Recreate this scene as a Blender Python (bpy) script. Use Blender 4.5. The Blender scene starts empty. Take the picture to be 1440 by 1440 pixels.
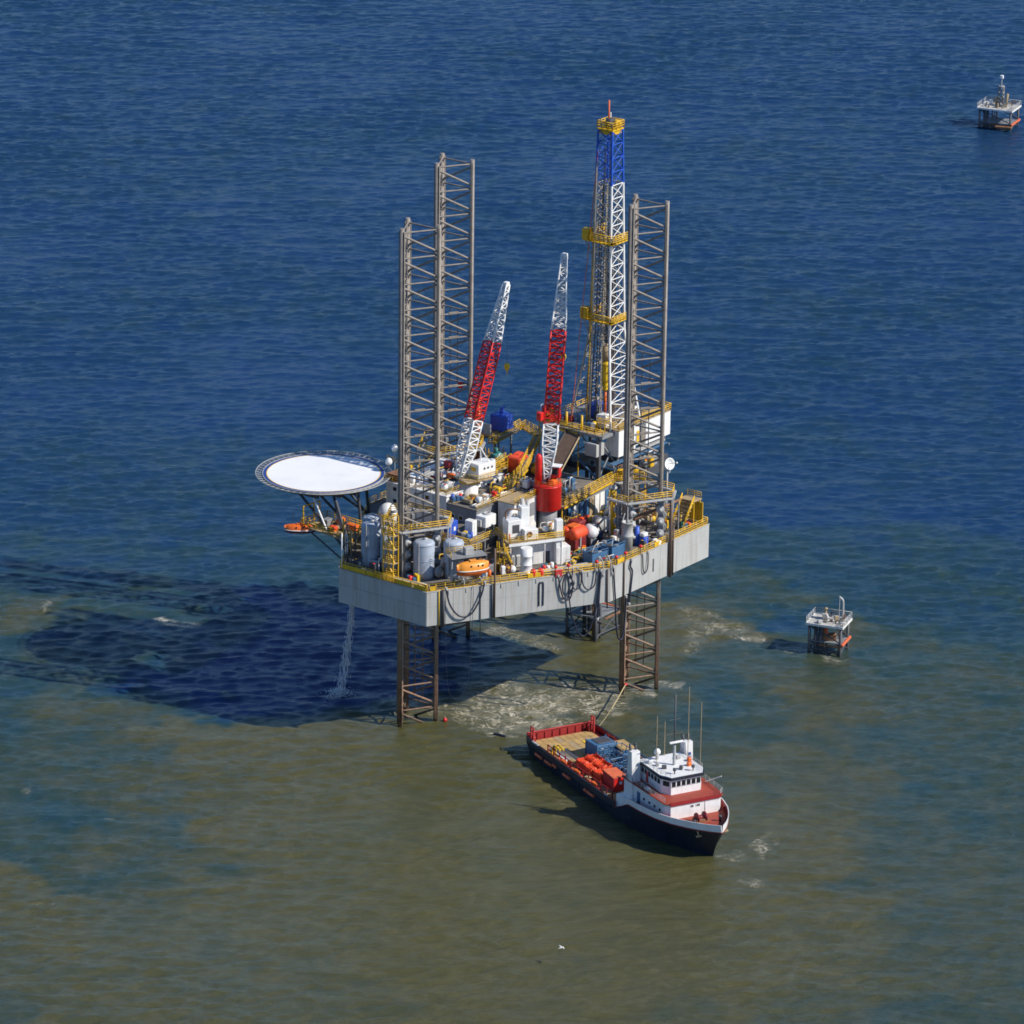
import bpy, bmesh, math, random
import numpy as np
from mathutils import Vector, Matrix, Quaternion
R = math.radians
scene = bpy.context.scene
COL = scene.collection
random.seed(7)

# ---------------------------------------------------------------- camera
PITCH, ROLL = R(19.30), R(0.727)
cam_d = bpy.data.cameras.new('camera')
cam_d.sensor_fit = 'HORIZONTAL'; cam_d.sensor_width = 36.0
cam_d.lens = 175.0; cam_d.clip_start = 1.0; cam_d.clip_end = 40000.0
cam = bpy.data.objects.new('camera', cam_d); COL.objects.link(cam)
_f = Vector((0, math.cos(PITCH), -math.sin(PITCH))); _r = Vector((1, 0, 0)); _u = _r.cross(_f)
_R = _r * math.cos(ROLL) + _u * math.sin(ROLL); _U = _u * math.cos(ROLL) - _r * math.sin(ROLL)
cam.matrix_world = Matrix(((_R.x, _U.x, -_f.x, 2.06), (_R.y, _U.y, -_f.y, -828.93), (_R.z, _U.z, -_f.z, 322.09), (0, 0, 0, 1)))
scene.camera = cam

# ---------------------------------------------------------------- light
SUN_AZ, SUN_EL = R(-17.5), R(39.6)           # azimuth counted from +X, counter-clockwise
world = bpy.data.worlds.new('World'); scene.world = world; world.use_nodes = True
wn = world.node_tree.nodes; wl = world.node_tree.links; wn.clear()
sky = wn.new('ShaderNodeTexSky'); sky.sky_type = 'NISHITA'; sky.sun_disc = False
sky.sun_elevation = SUN_EL; sky.sun_rotation = R(90) - SUN_AZ
sky.altitude = 0; sky.air_density = 1.0; sky.dust_density = 0.0; sky.ozone_density = 10.0
bg = wn.new('ShaderNodeBackground'); bg.inputs[1].default_value = 0.115
wo = wn.new('ShaderNodeOutputWorld'); wl.new(sky.outputs[0], bg.inputs[0]); wl.new(bg.outputs[0], wo.inputs[0])
sd = bpy.data.lights.new('sun', 'SUN'); sd.energy = 5.0; sd.angle = R(0.5); sd.color = (1.0, 0.945, 0.86)
sun = bpy.data.objects.new('sun', sd); COL.objects.link(sun)
sdir = Vector((math.cos(SUN_AZ) * math.cos(SUN_EL), math.sin(SUN_AZ) * math.cos(SUN_EL), math.sin(SUN_EL)))
sun.rotation_euler = (-sdir).to_track_quat('-Z', 'Y').to_euler(); sun.location = sdir * 500
vs = scene.view_settings
vs.view_transform = 'Standard'; vs.look = 'None'; vs.exposure = 0.0; vs.gamma = 1.0; vs.use_curve_mapping = False
scene.render.engine = 'CYCLES'
scene.cycles.max_bounces = 6; scene.cycles.diffuse_bounces = 2; scene.cycles.glossy_bounces = 3
scene.cycles.transparent_max_bounces = 12; scene.cycles.filter_width = 1.7

# ---------------------------------------------------------------- materials
def nd(nt, t, **k):
    n = nt.nodes.new(t)
    for a, b in k.items(): setattr(n, a, b)
    return n
def paint(name, col, rough=0.5, dirt=0.25, dcol=(0.10, 0.07, 0.05), scale=0.6, streak=0.0, metal=0.0, var=0.12):
    """painted steel: base colour, tonal patches, dirt patches and vertical run-off streaks (world space)"""
    m = bpy.data.materials.new(name); m.use_nodes = True; nt = m.node_tree
    b = nt.nodes['Principled BSDF']; b.inputs['Roughness'].default_value = rough; b.inputs['Metallic'].default_value = metal
    g = nd(nt, 'ShaderNodeNewGeometry'); L = nt.links.new
    n1 = nd(nt, 'ShaderNodeTexNoise'); n1.inputs['Scale'].default_value = scale; n1.inputs['Detail'].default_value = 4
    L(g.outputs['Position'], n1.inputs['Vector'])
    r1 = nd(nt, 'ShaderNodeMapRange'); r1.inputs[1].default_value = 0.3; r1.inputs[2].default_value = 0.7
    r1.inputs[3].default_value = 1 - var; r1.inputs[4].default_value = 1 + var
    L(n1.outputs[0], r1.inputs[0])
    mv = nd(nt, 'ShaderNodeVectorMath', operation='SCALE'); mv.inputs[0].default_value = col
    L(r1.outputs[0], mv.inputs['Scale'])
    n2 = nd(nt, 'ShaderNodeTexNoise'); n2.inputs['Scale'].default_value = scale * 2.3; n2.inputs['Detail'].default_value = 6; n2.inputs['Roughness'].default_value = 0.7
    L(g.outputs['Position'], n2.inputs['Vector'])
    r2 = nd(nt, 'ShaderNodeMapRange'); r2.inputs[1].default_value = 0.52; r2.inputs[2].default_value = 0.74; r2.inputs[3].default_value = 0; r2.inputs[4].default_value = dirt
    L(n2.outputs[0], r2.inputs[0])
    fac = r2.outputs[0]
    if streak:
        mp = nd(nt, 'ShaderNodeMapping'); mp.inputs['Scale'].default_value = (1.6, 1.6, 0.09)
        L(g.outputs['Position'], mp.inputs[0])
        n3 = nd(nt, 'ShaderNodeTexNoise'); n3.inputs['Scale'].default_value = 1.0; n3.inputs['Detail'].default_value = 5
        L(mp.outputs[0], n3.inputs['Vector'])
        r3 = nd(nt, 'ShaderNodeMapRange'); r3.inputs[1].default_value = 0.50; r3.inputs[2].default_value = 0.72; r3.inputs[4].default_value = streak
        L(n3.outputs[0], r3.inputs[0])
        ma = nd(nt, 'ShaderNodeMath', operation='MAXIMUM'); L(fac, ma.inputs[0]); L(r3.outputs[0], ma.inputs[1]); fac = ma.outputs[0]
    mx = nd(nt, 'ShaderNodeMix', data_type='RGBA'); L(fac, mx.inputs[0]); L(mv.outputs[0], mx.inputs[6]); mx.inputs[7].default_value = (*dcol, 1)
    L(mx.outputs[2], b.inputs['Base Color'])
    return m
RUST = (0.16, 0.075, 0.035)
M = {}
M['hull'] = paint('hull_grey', (0.46, 0.46, 0.44), 0.5, 0.16, (0.27, 0.18, 0.11), 0.25, streak=0.42, var=0.06)
M['white'] = paint('white_paint', (0.80, 0.79, 0.76), 0.45, 0.35, (0.36, 0.28, 0.20), 0.7, streak=0.35)
M['cwhite'] = paint('clean_white', (0.82, 0.82, 0.80), 0.4, 0.22, (0.42, 0.34, 0.26), 0.7, streak=0.22, var=0.05)
M['pad'] = paint('helideck_white', (0.86, 0.86, 0.85), 0.6, 0.30, (0.60, 0.58, 0.55), 0.13, var=0.06)
M['padblue'] = paint('helideck_blue', (0.02, 0.06, 0.26), 0.6, 0.2, (0.10, 0.10, 0.14), 0.4)
M['yellow'] = paint('safety_yellow', (0.72, 0.43, 0.015), 0.5, 0.40, RUST, 1.3)
M['red'] = paint('signal_red', (0.66, 0.022, 0.018), 0.4, 0.15, (0.18, 0.03, 0.02), 0.8)
M['orange'] = paint('orange_paint', (0.78, 0.15, 0.02), 0.45, 0.3, (0.30, 0.06, 0.03), 0.9)
M['boat'] = paint('lifeboat_orange', (0.80, 0.30, 0.03), 0.4, 0.15, (0.4, 0.12, 0.03), 0.9)
M['maroon'] = paint('maroon_paint', (0.20, 0.02, 0.025), 0.5, 0.3, (0.08, 0.03, 0.02), 0.9)
M['blue'] = paint('deep_blue', (0.035, 0.10, 0.50), 0.45, 0.2, (0.06, 0.06, 0.10), 0.8)
M['steelblue'] = paint('container_blue', (0.05, 0.14, 0.27), 0.5, 0.4, (0.10, 0.08, 0.07), 0.9)
M['teal'] = paint('teal_paint', (0.03, 0.19, 0.18), 0.5, 0.4, (0.05, 0.05, 0.05), 0.9)
M['tank'] = paint('silo_pale', (0.40, 0.46, 0.54), 0.5, 0.4, (0.30, 0.24, 0.18), 0.5, streak=0.5)
M['grey'] = paint('mid_grey', (0.24, 0.25, 0.26), 0.55, 0.4, (0.12, 0.09, 0.07), 0.8)
M['dark'] = paint('dark_steel', (0.07, 0.075, 0.085), 0.55, 0.5, (0.11, 0.06, 0.04), 0.8)
M['deck'] = paint('deck_coating', (0.20, 0.18, 0.155), 0.75, 0.6, (0.10, 0.06, 0.04), 0.35, var=0.25)
M['tan'] = paint('tan_grating', (0.40, 0.30, 0.17), 0.7, 0.5, (0.16, 0.10, 0.05), 0.9)
M['brown'] = paint('drill_pipe_brown', (0.13, 0.085, 0.06), 0.6, 0.5, (0.06, 0.04, 0.03), 1.1)
M['hose'] = paint('black_hose', (0.018, 0.022, 0.045), 0.5, 0.2, (0.05, 0.05, 0.06), 1.0)
M['rope'] = paint('tan_rope', (0.45, 0.36, 0.20), 0.85, 0.3, (0.2, 0.15, 0.08), 2.0)
M['galv'] = paint('galvanised', (0.42, 0.42, 0.41), 0.45, 0.3, (0.22, 0.17, 0.12), 1.0)
M['rust'] = paint('rusty_steel', (0.24, 0.12, 0.06), 0.8, 0.6, (0.10, 0.05, 0.03), 1.1, var=0.3)
M['mast'] = paint('derrick_tan', (0.42, 0.38, 0.31), 0.5, 0.5, RUST, 1.0)
M['derblue'] = paint('derrick_blue', (0.02, 0.10, 0.55), 0.45, 0.15, (0.02, 0.03, 0.12), 0.8)
M['navy'] = paint('ship_navy', (0.010, 0.017, 0.035), 0.4, 0.35, (0.05, 0.035, 0.03), 0.5, streak=0.5, var=0.25)
M['bulwark'] = paint('bulwark_red', (0.30, 0.022, 0.022), 0.5, 0.35, (0.12, 0.03, 0.03), 0.7)
M['shipdeck'] = paint('red_deck_paint', (0.34, 0.055, 0.03), 0.65, 0.4, (0.18, 0.06, 0.04), 0.6)
M['wood'] = paint('deck_planks', (0.47, 0.31, 0.12), 0.8, 0.55, (0.17, 0.11, 0.06), 0.7, var=0.25)
M['gold'] = paint('yellow_mat', (0.82, 0.52, 0.02), 0.7, 0.15, (0.3, 0.18, 0.04), 0.8)
M['fender'] = paint('fender_orange', (0.70, 0.15, 0.06), 0.7, 0.3, (0.12, 0.05, 0.05), 1.2)
M['tarp'] = paint('tarpaulin', (0.78, 0.085, 0.025), 0.6, 0.25, (0.35, 0.04, 0.02), 1.3)
M['pale'] = paint('weathered_pale_deck', (0.50, 0.48, 0.44), 0.7, 0.75, (0.20, 0.16, 0.12), 0.9, var=0.25)
M['cred'] = paint('container_red', (0.50, 0.05, 0.045), 0.55, 0.25, (0.25, 0.05, 0.04), 1.0)
M['skin'] = paint('gull_white', (0.80, 0.80, 0.78), 0.8, 0.05)
def glass(name, col):
    m = bpy.data.materials.new(name); m.use_nodes = True; b = m.node_tree.nodes['Principled BSDF']
    b.inputs['Base Color'].default_value = (*col, 1); b.inputs['Roughness'].default_value = 0.08
    nt = m.node_tree; g = nd(nt, 'ShaderNodeNewGeometry'); n = nd(nt, 'ShaderNodeTexNoise'); n.inputs['Scale'].default_value = 1.5
    nt.links.new(g.outputs['Position'], n.inputs['Vector'])
    r = nd(nt, 'ShaderNodeMapRange'); r.inputs[3].default_value = 0.05; r.inputs[4].default_value = 0.16
    nt.links.new(n.outputs[0], r.inputs[0]); nt.links.new(r.outputs[0], b.inputs['Roughness'])
    return m
M['glass'] = glass('dark_window_glass', (0.012, 0.016, 0.022))
def leg_mat():
    """leg steel: weathered taupe, turning to rust and marine growth towards the splash zone"""
    m = paint('leg_steel', (0.255, 0.222, 0.19), 0.6, 0.45, (0.15, 0.11, 0.085), 0.9, var=0.2)
    nt = m.node_tree; L = nt.links.new; b = nt.nodes['Principled BSDF']
    src = b.inputs['Base Color'].links[0].from_socket
    g = nd(nt, 'ShaderNodeNewGeometry'); s = nd(nt, 'ShaderNodeSeparateXYZ'); L(g.outputs['Position'], s.inputs[0])
    n = nd(nt, 'ShaderNodeTexNoise'); n.inputs['Scale'].default_value = 0.7; n.inputs['Detail'].default_value = 5; L(g.outputs['Position'], n.inputs['Vector'])
    a = nd(nt, 'ShaderNodeMath', operation='MULTIPLY_ADD'); a.inputs[1].default_value = 9.0; L(n.outputs[0], a.inputs[0]); L(s.outputs[2], a.inputs[2])
    r = nd(nt, 'ShaderNodeMapRange'); r.inputs[1].default_value = 11; r.inputs[2].default_value = 25; r.inputs[3].default_value = 0.9; r.inputs[4].default_value = 0.0
    L(a.outputs[0], r.inputs[0])
    n2 = nd(nt, 'ShaderNodeTexNoise'); n2.inputs['Scale'].default_value = 2.5; n2.inputs['Detail'].default_value = 5; L(g.outputs['Position'], n2.inputs['Vector'])
    cr = nd(nt, 'ShaderNodeValToRGB'); cr.color_ramp.elements[0].position = 0.3; cr.color_ramp.elements[0].color = (0.13, 0.055, 0.03, 1)
    cr.color_ramp.elements[1].position = 0.7; cr.color_ramp.elements[1].color = (0.36, 0.21, 0.12, 1); L(n2.outputs[0], cr.inputs[0])
    mx = nd(nt, 'ShaderNodeMix', data_type='RGBA'); L(r.outputs[0], mx.inputs[0]); L(src, mx.inputs[6]); L(cr.outputs[0], mx.inputs[7])
    wet = nd(nt, 'ShaderNodeMapRange'); wet.inputs[1].default_value = 4.6; wet.inputs[2].default_value = 7.2; wet.inputs[3].default_value = 0.85; wet.inputs[4].default_value = 0.0; L(a.outputs[0], wet.inputs[0])
    mw = nd(nt, 'ShaderNodeMix', data_type='RGBA'); L(wet.outputs[0], mw.inputs[0]); L(mx.outputs[2], mw.inputs[6]); mw.inputs[7].default_value = (0.022, 0.020, 0.013, 1)
    L(mw.outputs[2], b.inputs['Base Color'])
    return m
M['leg'] = leg_mat()

# ---------------------------------------------------------------- mesh helpers
class MB:
    """collects shapes; .mesh() turns them into one mesh"""
    def __init__(s): s.v = []; s.f = []; s.sm = []
    def add(s, vs, fs, smooth=False):
        o = len(s.v); s.v += [tuple(p) for p in vs]; s.f += [tuple(i + o for i in f) for f in fs]
        s.sm += ([smooth] * len(fs) if isinstance(smooth, bool) else smooth); return s
    def box(s, c, size, rz=0.0, b=0.0, mat=None):
        hx, hy, hz = size[0] / 2, size[1] / 2, size[2] / 2
        b = min(b, hx * .45, hy * .45, hz * .45)
        cs, sn = math.cos(rz), math.sin(rz)
        def T(p):
            if mat is not None: q = mat @ Vector(p); return (q.x + c[0], q.y + c[1], q.z + c[2])
            return (c[0] + p[0] * cs - p[1] * sn, c[1] + p[0] * sn + p[1] * cs, c[2] + p[2])
        if b <= 0:
            vs = [T((x * hx, y * hy, z * hz)) for z in (-1, 1) for x, y in ((-1, -1), (1, -1), (1, 1), (-1, 1))]
            return s.add(vs, [(3, 2, 1, 0), (4, 5, 6, 7), (0, 1, 5, 4), (1, 2, 6, 5), (2, 3, 7, 6), (3, 0, 4, 7)])
        vs = []
        for z, k in ((-hz, b), (-hz + b, 0), (hz - b, 0), (hz, b)):   # octagonal rings with chamfered edges
            x, y = hx - k, hy - k
            e = b * (0.5 if k else 1.0)
            vs += [T(p) for p in ((-x + e, -y, z), (x - e, -y, z), (x, -y + e, z), (x, y - e, z), (x - e, y, z), (-x + e, y, z), (-x, y - e, z), (-x, -y + e, z))]
        fs = [tuple(range(7, -1, -1)), tuple(range(24, 32))]
        for r in range(3):
            for i in range(8):
                j = (i + 1) % 8; fs.append((r * 8 + i, r * 8 + j, r * 8 + 8 + j, r * 8 + 8 + i))
        return s.add(vs, fs)
    def tube(s, p0, p1, r, n=6, r1=None, caps=True):
        p0, p1 = Vector(p0), Vector(p1); d = p1 - p0
        if d.length < 1e-6: return s
        q = d.to_track_quat('Z', 'Y'); r1 = r if r1 is None else r1
        vs = []
        for p, rr in ((p0, r), (p1, r1)):
            for i in range(n):
                a = 2 * math.pi * i / n; vs.append(p + q @ Vector((rr * math.cos(a), rr * math.sin(a), 0)))
        fs = [(i, (i + 1) % n, n + (i + 1) % n, n + i) for i in range(n)]; sm = [True] * n
        if caps: fs += [tuple(range(n - 1, -1, -1)), tuple(range(n, 2 * n))]; sm += [False, False]
        return s.add(vs, fs, sm)
    def lathe(s, c, prof, n=20, axis=None, smooth=True, a0=0.0, a1=2 * math.pi, ring=False):
        """profile of (radius, height) turned about axis (default z) through c"""
        q = Vector(axis).to_track_quat('Z', 'Y') if axis is not None else Quaternion()
        c = Vector(c); full = abs(a1 - a0 - 2 * math.pi) < 1e-6; m = n if full else n + 1; vs = []
        for r, h in prof:
            for i in range(m):
                a = a0 + (a1 - a0) * i / n; vs.append(c + q @ Vector((r * math.cos(a), r * math.sin(a), h)))
        fs = []; sm = []
        for k in range(len(prof) - 1):
            for i in range(n):
                j = (i + 1) % m; fs.append((k * m + i, k * m + j, k * m + m + j, k * m + m + i)); sm.append(smooth)
        if ring:
            k = len(prof) - 1
            for i in range(n): j = (i + 1) % m; fs.append((k * m + i, k * m + j, j, i)); sm.append(smooth)
            return s.add(vs, fs, sm)
        if full and prof[0][0] > 1e-6: fs.append(tuple(range(m - 1, -1, -1))); sm.append(False)
        if full and prof[-1][0] > 1e-6: fs.append(tuple(range((len(prof) - 1) * m, len(prof) * m))); sm.append(False)
        return s.add(vs, fs, sm)
    def prism(s, poly, z0, z1):
        n = len(poly); vs = [(x, y, z0) for x, y in poly] + [(x, y, z1) for x, y in poly]
        return s.add(vs, [tuple(range(n - 1, -1, -1)), tuple(range(n, 2 * n))] + [(i, (i + 1) % n, n + (i + 1) % n, n + i) for i in range(n)])
    def path(s, pts, r, n=6):
        pts = [Vector(p) for p in pts]; rings = []
        for i, p in enumerate(pts):
            d = (pts[min(i + 1, len(pts) - 1)] - pts[max(i - 1, 0)]).normalized(); q = d.to_track_quat('Z', 'Y')
            if abs(d.z) > 0.95: q = Vector((d.x, d.y, d.z)).to_track_quat('Z', 'X')
            rings.append([p + q @ Vector((r * math.cos(2 * math.pi * k / n), r * math.sin(2 * math.pi * k / n), 0)) for k in range(n)])
        for i in range(1, len(rings)):      # align seam with the ring before
            best = min(range(n), key=lambda o: sum((rings[i][(k + o) % n] - rings[i - 1][k]).length for k in range(n)))
            rings[i] = rings[i][best:] + rings[i][:best]
        vs = [v for rg in rings for v in rg]
        fs = [(a * n + k, a * n + (k + 1) % n, a * n + n + (k + 1) % n, a * n + n + k) for a in range(len(rings) - 1) for k in range(n)]
        sm = [True] * len(fs); fs += [tuple(range(n - 1, -1, -1)), tuple(range(len(vs) - n, len(vs)))]; sm += [False, False]
        return s.add(vs, fs, sm)
    def rail(s, pts, h=1.1, step=1.8, r=0.05, rails=(0.38, 0.75, 1.1), closed=False, toe=0.0):
        pts = [Vector(p) for p in pts]
        if closed: pts = pts + [pts[0]]
        for a, b in zip(pts[:-1], pts[1:]):
            L = (b - a).length; k = max(1, round(L / step))
            for i in range(k + 1):
                p = a.lerp(b, i / k); s.tube(p, p + Vector((0, 0, h)), r * 1.15, 4)
            for z in rails: s.tube(a + Vector((0, 0, z * h / 1.1)), b + Vector((0, 0, z * h / 1.1)), r * 1.05, 4)
            if toe:
                d = (b - a); m = (a + b) / 2; s.box((m.x, m.y, m.z + toe / 2), (d.to_2d().length, 0.05, toe), math.atan2(d.y, d.x))
        return s
    def mesh(s, name, mat):
        me = bpy.data.meshes.new(name); me.from_pydata(s.v, [], s.f); me.materials.append(mat)
        if any(s.sm): me.polygons.foreach_set('use_smooth', s.sm)
        me.update(); return me
_unit = {}
def unit_cyl(mat, n):
    k = ('c', mat.name, n)
    if k not in _unit: _unit[k] = MB().tube((0, 0, 0), (0, 0, 1), 1, n).mesh('bar_' + mat.name, mat)
    return _unit[k]
class Thing:
    """a top-level Empty at the thing's base; coordinates of parts are given in the frame (rel=False) or from the base (rel=True)"""
    def __init__(s, name, label, cat, frame, base, rz=0.0, group=None, rel=False):
        s.o = bpy.data.objects.new(name, None); COL.objects.link(s.o); s.o.empty_display_size = 0.5
        s.o.matrix_world = frame @ Matrix.Translation(base) @ Matrix.Rotation(rz, 4, 'Z')
        s.o['label'] = label; s.o['category'] = cat
        if group: s.o['group'] = group
        s.off = Vector((0, 0, 0)) if rel else -Vector(base)
    def put(s, name, me, parent=None, kind=None, label=None):
        o = bpy.data.objects.new(name, me); COL.objects.link(o)
        if parent is None: o.parent = s.o; o.location = s.off
        else: o.parent = parent
        if parent is not None and getattr(parent, 'scale', None) is not None and (parent.scale - Vector((1, 1, 1))).length > 1e-6:
            o.matrix_parent_inverse = parent.matrix_basis.inverted(); o.location = s.off
        if kind: o['kind'] = kind
        if label: o['label'] = label
        return o
    def mb(s, name, mb, mat, parent=None, kind=None, label=None): return s.put(name, mb.mesh(name, M[mat]), parent, kind, label)
    def box(s, name, c, size, mat, rz=0.0, b=0.05, parent=None, label=None): return s.mb(name, MB().box(c, size, rz, b), mat, parent, None, label)
    def cyl(s, name, p0, p1, r, mat, n=16, parent=None, r1=None, label=None): return s.mb(name, MB().tube(p0, p1, r, n, r1), mat, parent, None, label)
    def bar(s, name, p0, p1, r, mat, n=6):
        p0, p1 = Vector(p0) + s.off, Vector(p1) + s.off; d = p1 - p0
        o = bpy.data.objects.new(name, unit_cyl(M[mat], n)); COL.objects.link(o); o.parent = s.o
        o.location = p0; o.rotation_mode = 'QUATERNION'; o.rotation_quaternion = d.to_track_quat('Z', 'Y'); o.scale = (r, r, d.length)
        return o
    def rail(s, pts, mat='yellow', name='railing', parent=None, **k): return s.mb(name, MB().rail(pts, **k), mat, parent)
def spline(pts, k=6):
    pts = [Vector(p) for p in pts]; P = [pts[0] * 2 - pts[1]] + pts + [pts[-1] * 2 - pts[-2]]; out = []
    for i in range(1, len(P) - 2):
        a, b, c, d = P[i - 1:i + 3]
        for j in range(k):
            t = j / k; out.append(0.5 * (2 * b + (c - a) * t + (2 * a - 5 * b + 4 * c - d) * t * t + (3 * b - a - 3 * c + d) * t ** 3))
    out.append(pts[-1]); return out
RIG = Matrix.Rotation(R(53.04), 4, 'Z')          # x runs from bow to stern, y to port
WORLD = Matrix.Identity(4)

# ---------------------------------------------------------------- the sea
SEDIMENT_SHADE = [(-37, 53, 0.26), (-64, 7, 0.4), (-48, 48, 0.33), (-27, 50, 0.3), (-60, 14, 0.3), (-70, 18, 0.3), (-56, -10, 0.45), (-132.9, 433.4, 0.14), (0.6, 440.2, 0.14), (135.4, 447.2, 0.14), (-116.2, 269.0, 0.14), (1.3, 274.3, 0.14), (119.8, 279.6, 0.14), (-105.5, 163.3, 0.14), (-46.0, 165.7, 0.14), (1.7, 167.7, 0.14), (58.7, 170.0, 0.14), (109.9, 172.1, 0.14), (-98.6, 95.4, 0.16), (-63.2, 88.3, 0.18), (-35.5, 89.3, 0.18), (55.5, 101.3, 0.14), (103.5, 103.2, 0.14), (-94.5, 54.5, 0.32), (-68.0, 59.5, 0.32), (-41.1, 60.5, 0.31), (47.1, 67.8, 0.26), (99.6, 61.8, 0.24), (-84.3, 31.8, 0.6), (-86.8, 17.0, 0.35), (-66.0, 32.5, 0.45), (-74.0, 3.0, 0.5), (-88.5, -4.5, 0.4), (-68.8, -14.1, 0.6), (-57.2, 0.1, 0.0), (-45.5, 18.4, 0.0), (-26.5, 30.2, 0.0), (-78.5, -31.2, 0.42), (-66.9, -37.3, 0.48), (-83.5, -53.8, 0.45), (-71.1, -59.6, 0.44), (-57.7, -46.6, 0.65), (-51.7, -27.0, 0.85), (-36.8, -29.8, 1.0), (-18.3, -32.4, 1.0), (-47.9, -49.5, 0.8), (-74.4, -74.8, 0.48), (-64.1, -71.5, 0.6), (-56.4, -65.2, 0.5), (-51.8, -80.0, 0.7), (-59.1, -91.9, 0.5), (-73.0, -89.4, 0.46), (-78.3, -105.1, 0.8), (-69.0, -109.0, 0.8), (-55.7, -105.8, 0.75), (-69.7, -125.2, 0.7), (-74.7, -140.9, 0.55), (-59.0, -135.3, 0.75), (-43.8, -116.4, 0.75), (-29.7, -134.4, 0.8), (-40.2, -79.7, 0.95), (-23.3, -64.2, 1.0), (-21.9, -107.5, 1.0), (-5.4, -78.5, 1.0), (0.7, -120.4, 0.95), (-10.0, -138.9, 0.92), (17.6, -100.8, 1.0), (22.6, -132.8, 0.85), (12.2, -63.0, 1.0), (34.8, -94.6, 0.95), (41.2, -77.1, 0.85), (34.0, -119.4, 0.85), (45.5, -110.9, 0.85), (38.8, -137.5, 0.7), (55.4, -94.0, 0.85), (53.2, -70.7, 0.82), (62.7, -104.9, 0.77), (55.4, -131.9, 0.67), (72.7, -120.8, 0.61), (70.0, -112.9, 0.6), (81.2, -136.2, 0.55), (84.7, -98.7, 0.6), (82.2, -75.7, 0.6), (70.5, -76.1, 0.6), (89.7, -44.9, 0.51), (77.6, -45.3, 0.5), (60.6, -45.9, 0.72), (51.7, -30.1, 0.72), (43.9, -40.1, 0.67), (68.9, -12.8, 0.5), (77.7, -12.5, 0.55), (92.8, -12.0, 0.45), (56.7, -6.4, 0.67), (-0.3, 31.1, 0.9), (7.5, 9.5, 0.95), (19.2, 20.7, 1.0), (32.4, 28.6, 1.0), (38.7, 21.4, 1.0), (46.5, 21.7, 0.85), (50.1, 14.6, 0.5), (43.5, 44.1, 0.55), (37.1, 51.6, 0.41), (52.4, 36.8, 0.3), (65.7, 37.3, 0.3), (84.9, 30.5, 0.32), (70.5, 11.7, 0.5), (38.0, -0.1, 0.45), (32.5, -14.0, 0.45), (43.8, -13.6, 0.52), (25.1, -9.2, 0.6), (0.0, -15.2, 1.0), (12.5, -18.1, 1.0), (-6.1, -25.4, 1.0), (24.7, -31.0, 0.6), (-18.1, 8.6, 0.0), (-35, 32, 0.0), (-38, -12, 0.0), (-25, -12, 0.0), (-12, -6, 0.0), (-6, 6, 0.25), (-30, -28, 0.95), (-22, -22, 0.5), (-10, 20, 0.3), (-44, -4, 0.0), (-31.9, 1.0, 0.0), (-38, 6, 0.0)]  # mud by x, y; zeros paint a blue tint into the rig's shadow
FOAM = [(7.5, -14.9, 10.5, 6.5, 1.0), (-2, -19, 6, 3.0, .8), (9.0, -19.5, 7.5, 2.6, 1.0), (-0.0, -10.0, 7.5, 7.6, 0.75), (16.3, -9.5, 5.0, 6.2, 0.7), (2.5, -20.1, 5.0, 4.0, 0.9), (11.2, -20.8, 5.0, 2.7, 1.0), (-1.6, 27.4, 6.5, 5.2, 0.45), (7.5, 22.2, 7.8, 7.4, 0.3), (45.2, 21.7, 2.9, 2.9, 0.8), (36.7, 19.5, 3.9, 9.2, 0.3), (39.1, 32.6, 5.3, 4.5, 0.3), (-7.4, -20.5, 3.7, 2.7, 0.5), (-1.2, -25.3, 3.1, 2.3, 0.6), (-28.5, -6.6, 1.8, 2.8, 1.0), (-41.7, 18.6, 15.5, 22.4, 0.16), (-17.8, -2.0, 10.1, 14.2, 0.22), (-60.3, 26.4, 3.4, 2.2, 0.9), (-83.6, 35.6, 0.8, 1.5, 1.0), (42.3, -73.5, 1.2, 4.8, 0.5), (40.7, -90.1, 2.6, 2.6, 0.36), (22.2, -4.4, 2.4, 2.0, 0.8), (25.6, -3.4, 3.0, 2.0, 0.7), (28.6, -2.6, 2.0, 1.6, 0.85), (-10.6, -19.2, 2.0, 1.8, 0.85), (-16.8, -21.0, 2.0, 1.3, .7), (-14.0, -18.5, 3.0, 1.5, .5), (58.0, 15.4, 2.4, 1.2, .6), (46.8, 21.5, 4.0, 2.4, .9), (42, 26, 7, 4, .4), (34, -78, 2.0, 1.4, .5), (24, -72, 4.0, 1.0, .25), (-79.5, -52.1, 1.2, 1.5, 0.4), (-66.0, -62.0, 1.6, .8, 0.4), (-73.0, -104.0, 2.4, .9, 0.4), (-4.5, -23.2, 2.6, 1.0, .6), (2.0, -27.0, 2.6, .9, .55), (60.3, 14.6, 3.0, 1.4, 0.4), (12.2, -63.0, 3.6, 3.1, 0.2), (36.7, -77.2, 1.6, 1.2, 0.3)]
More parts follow.
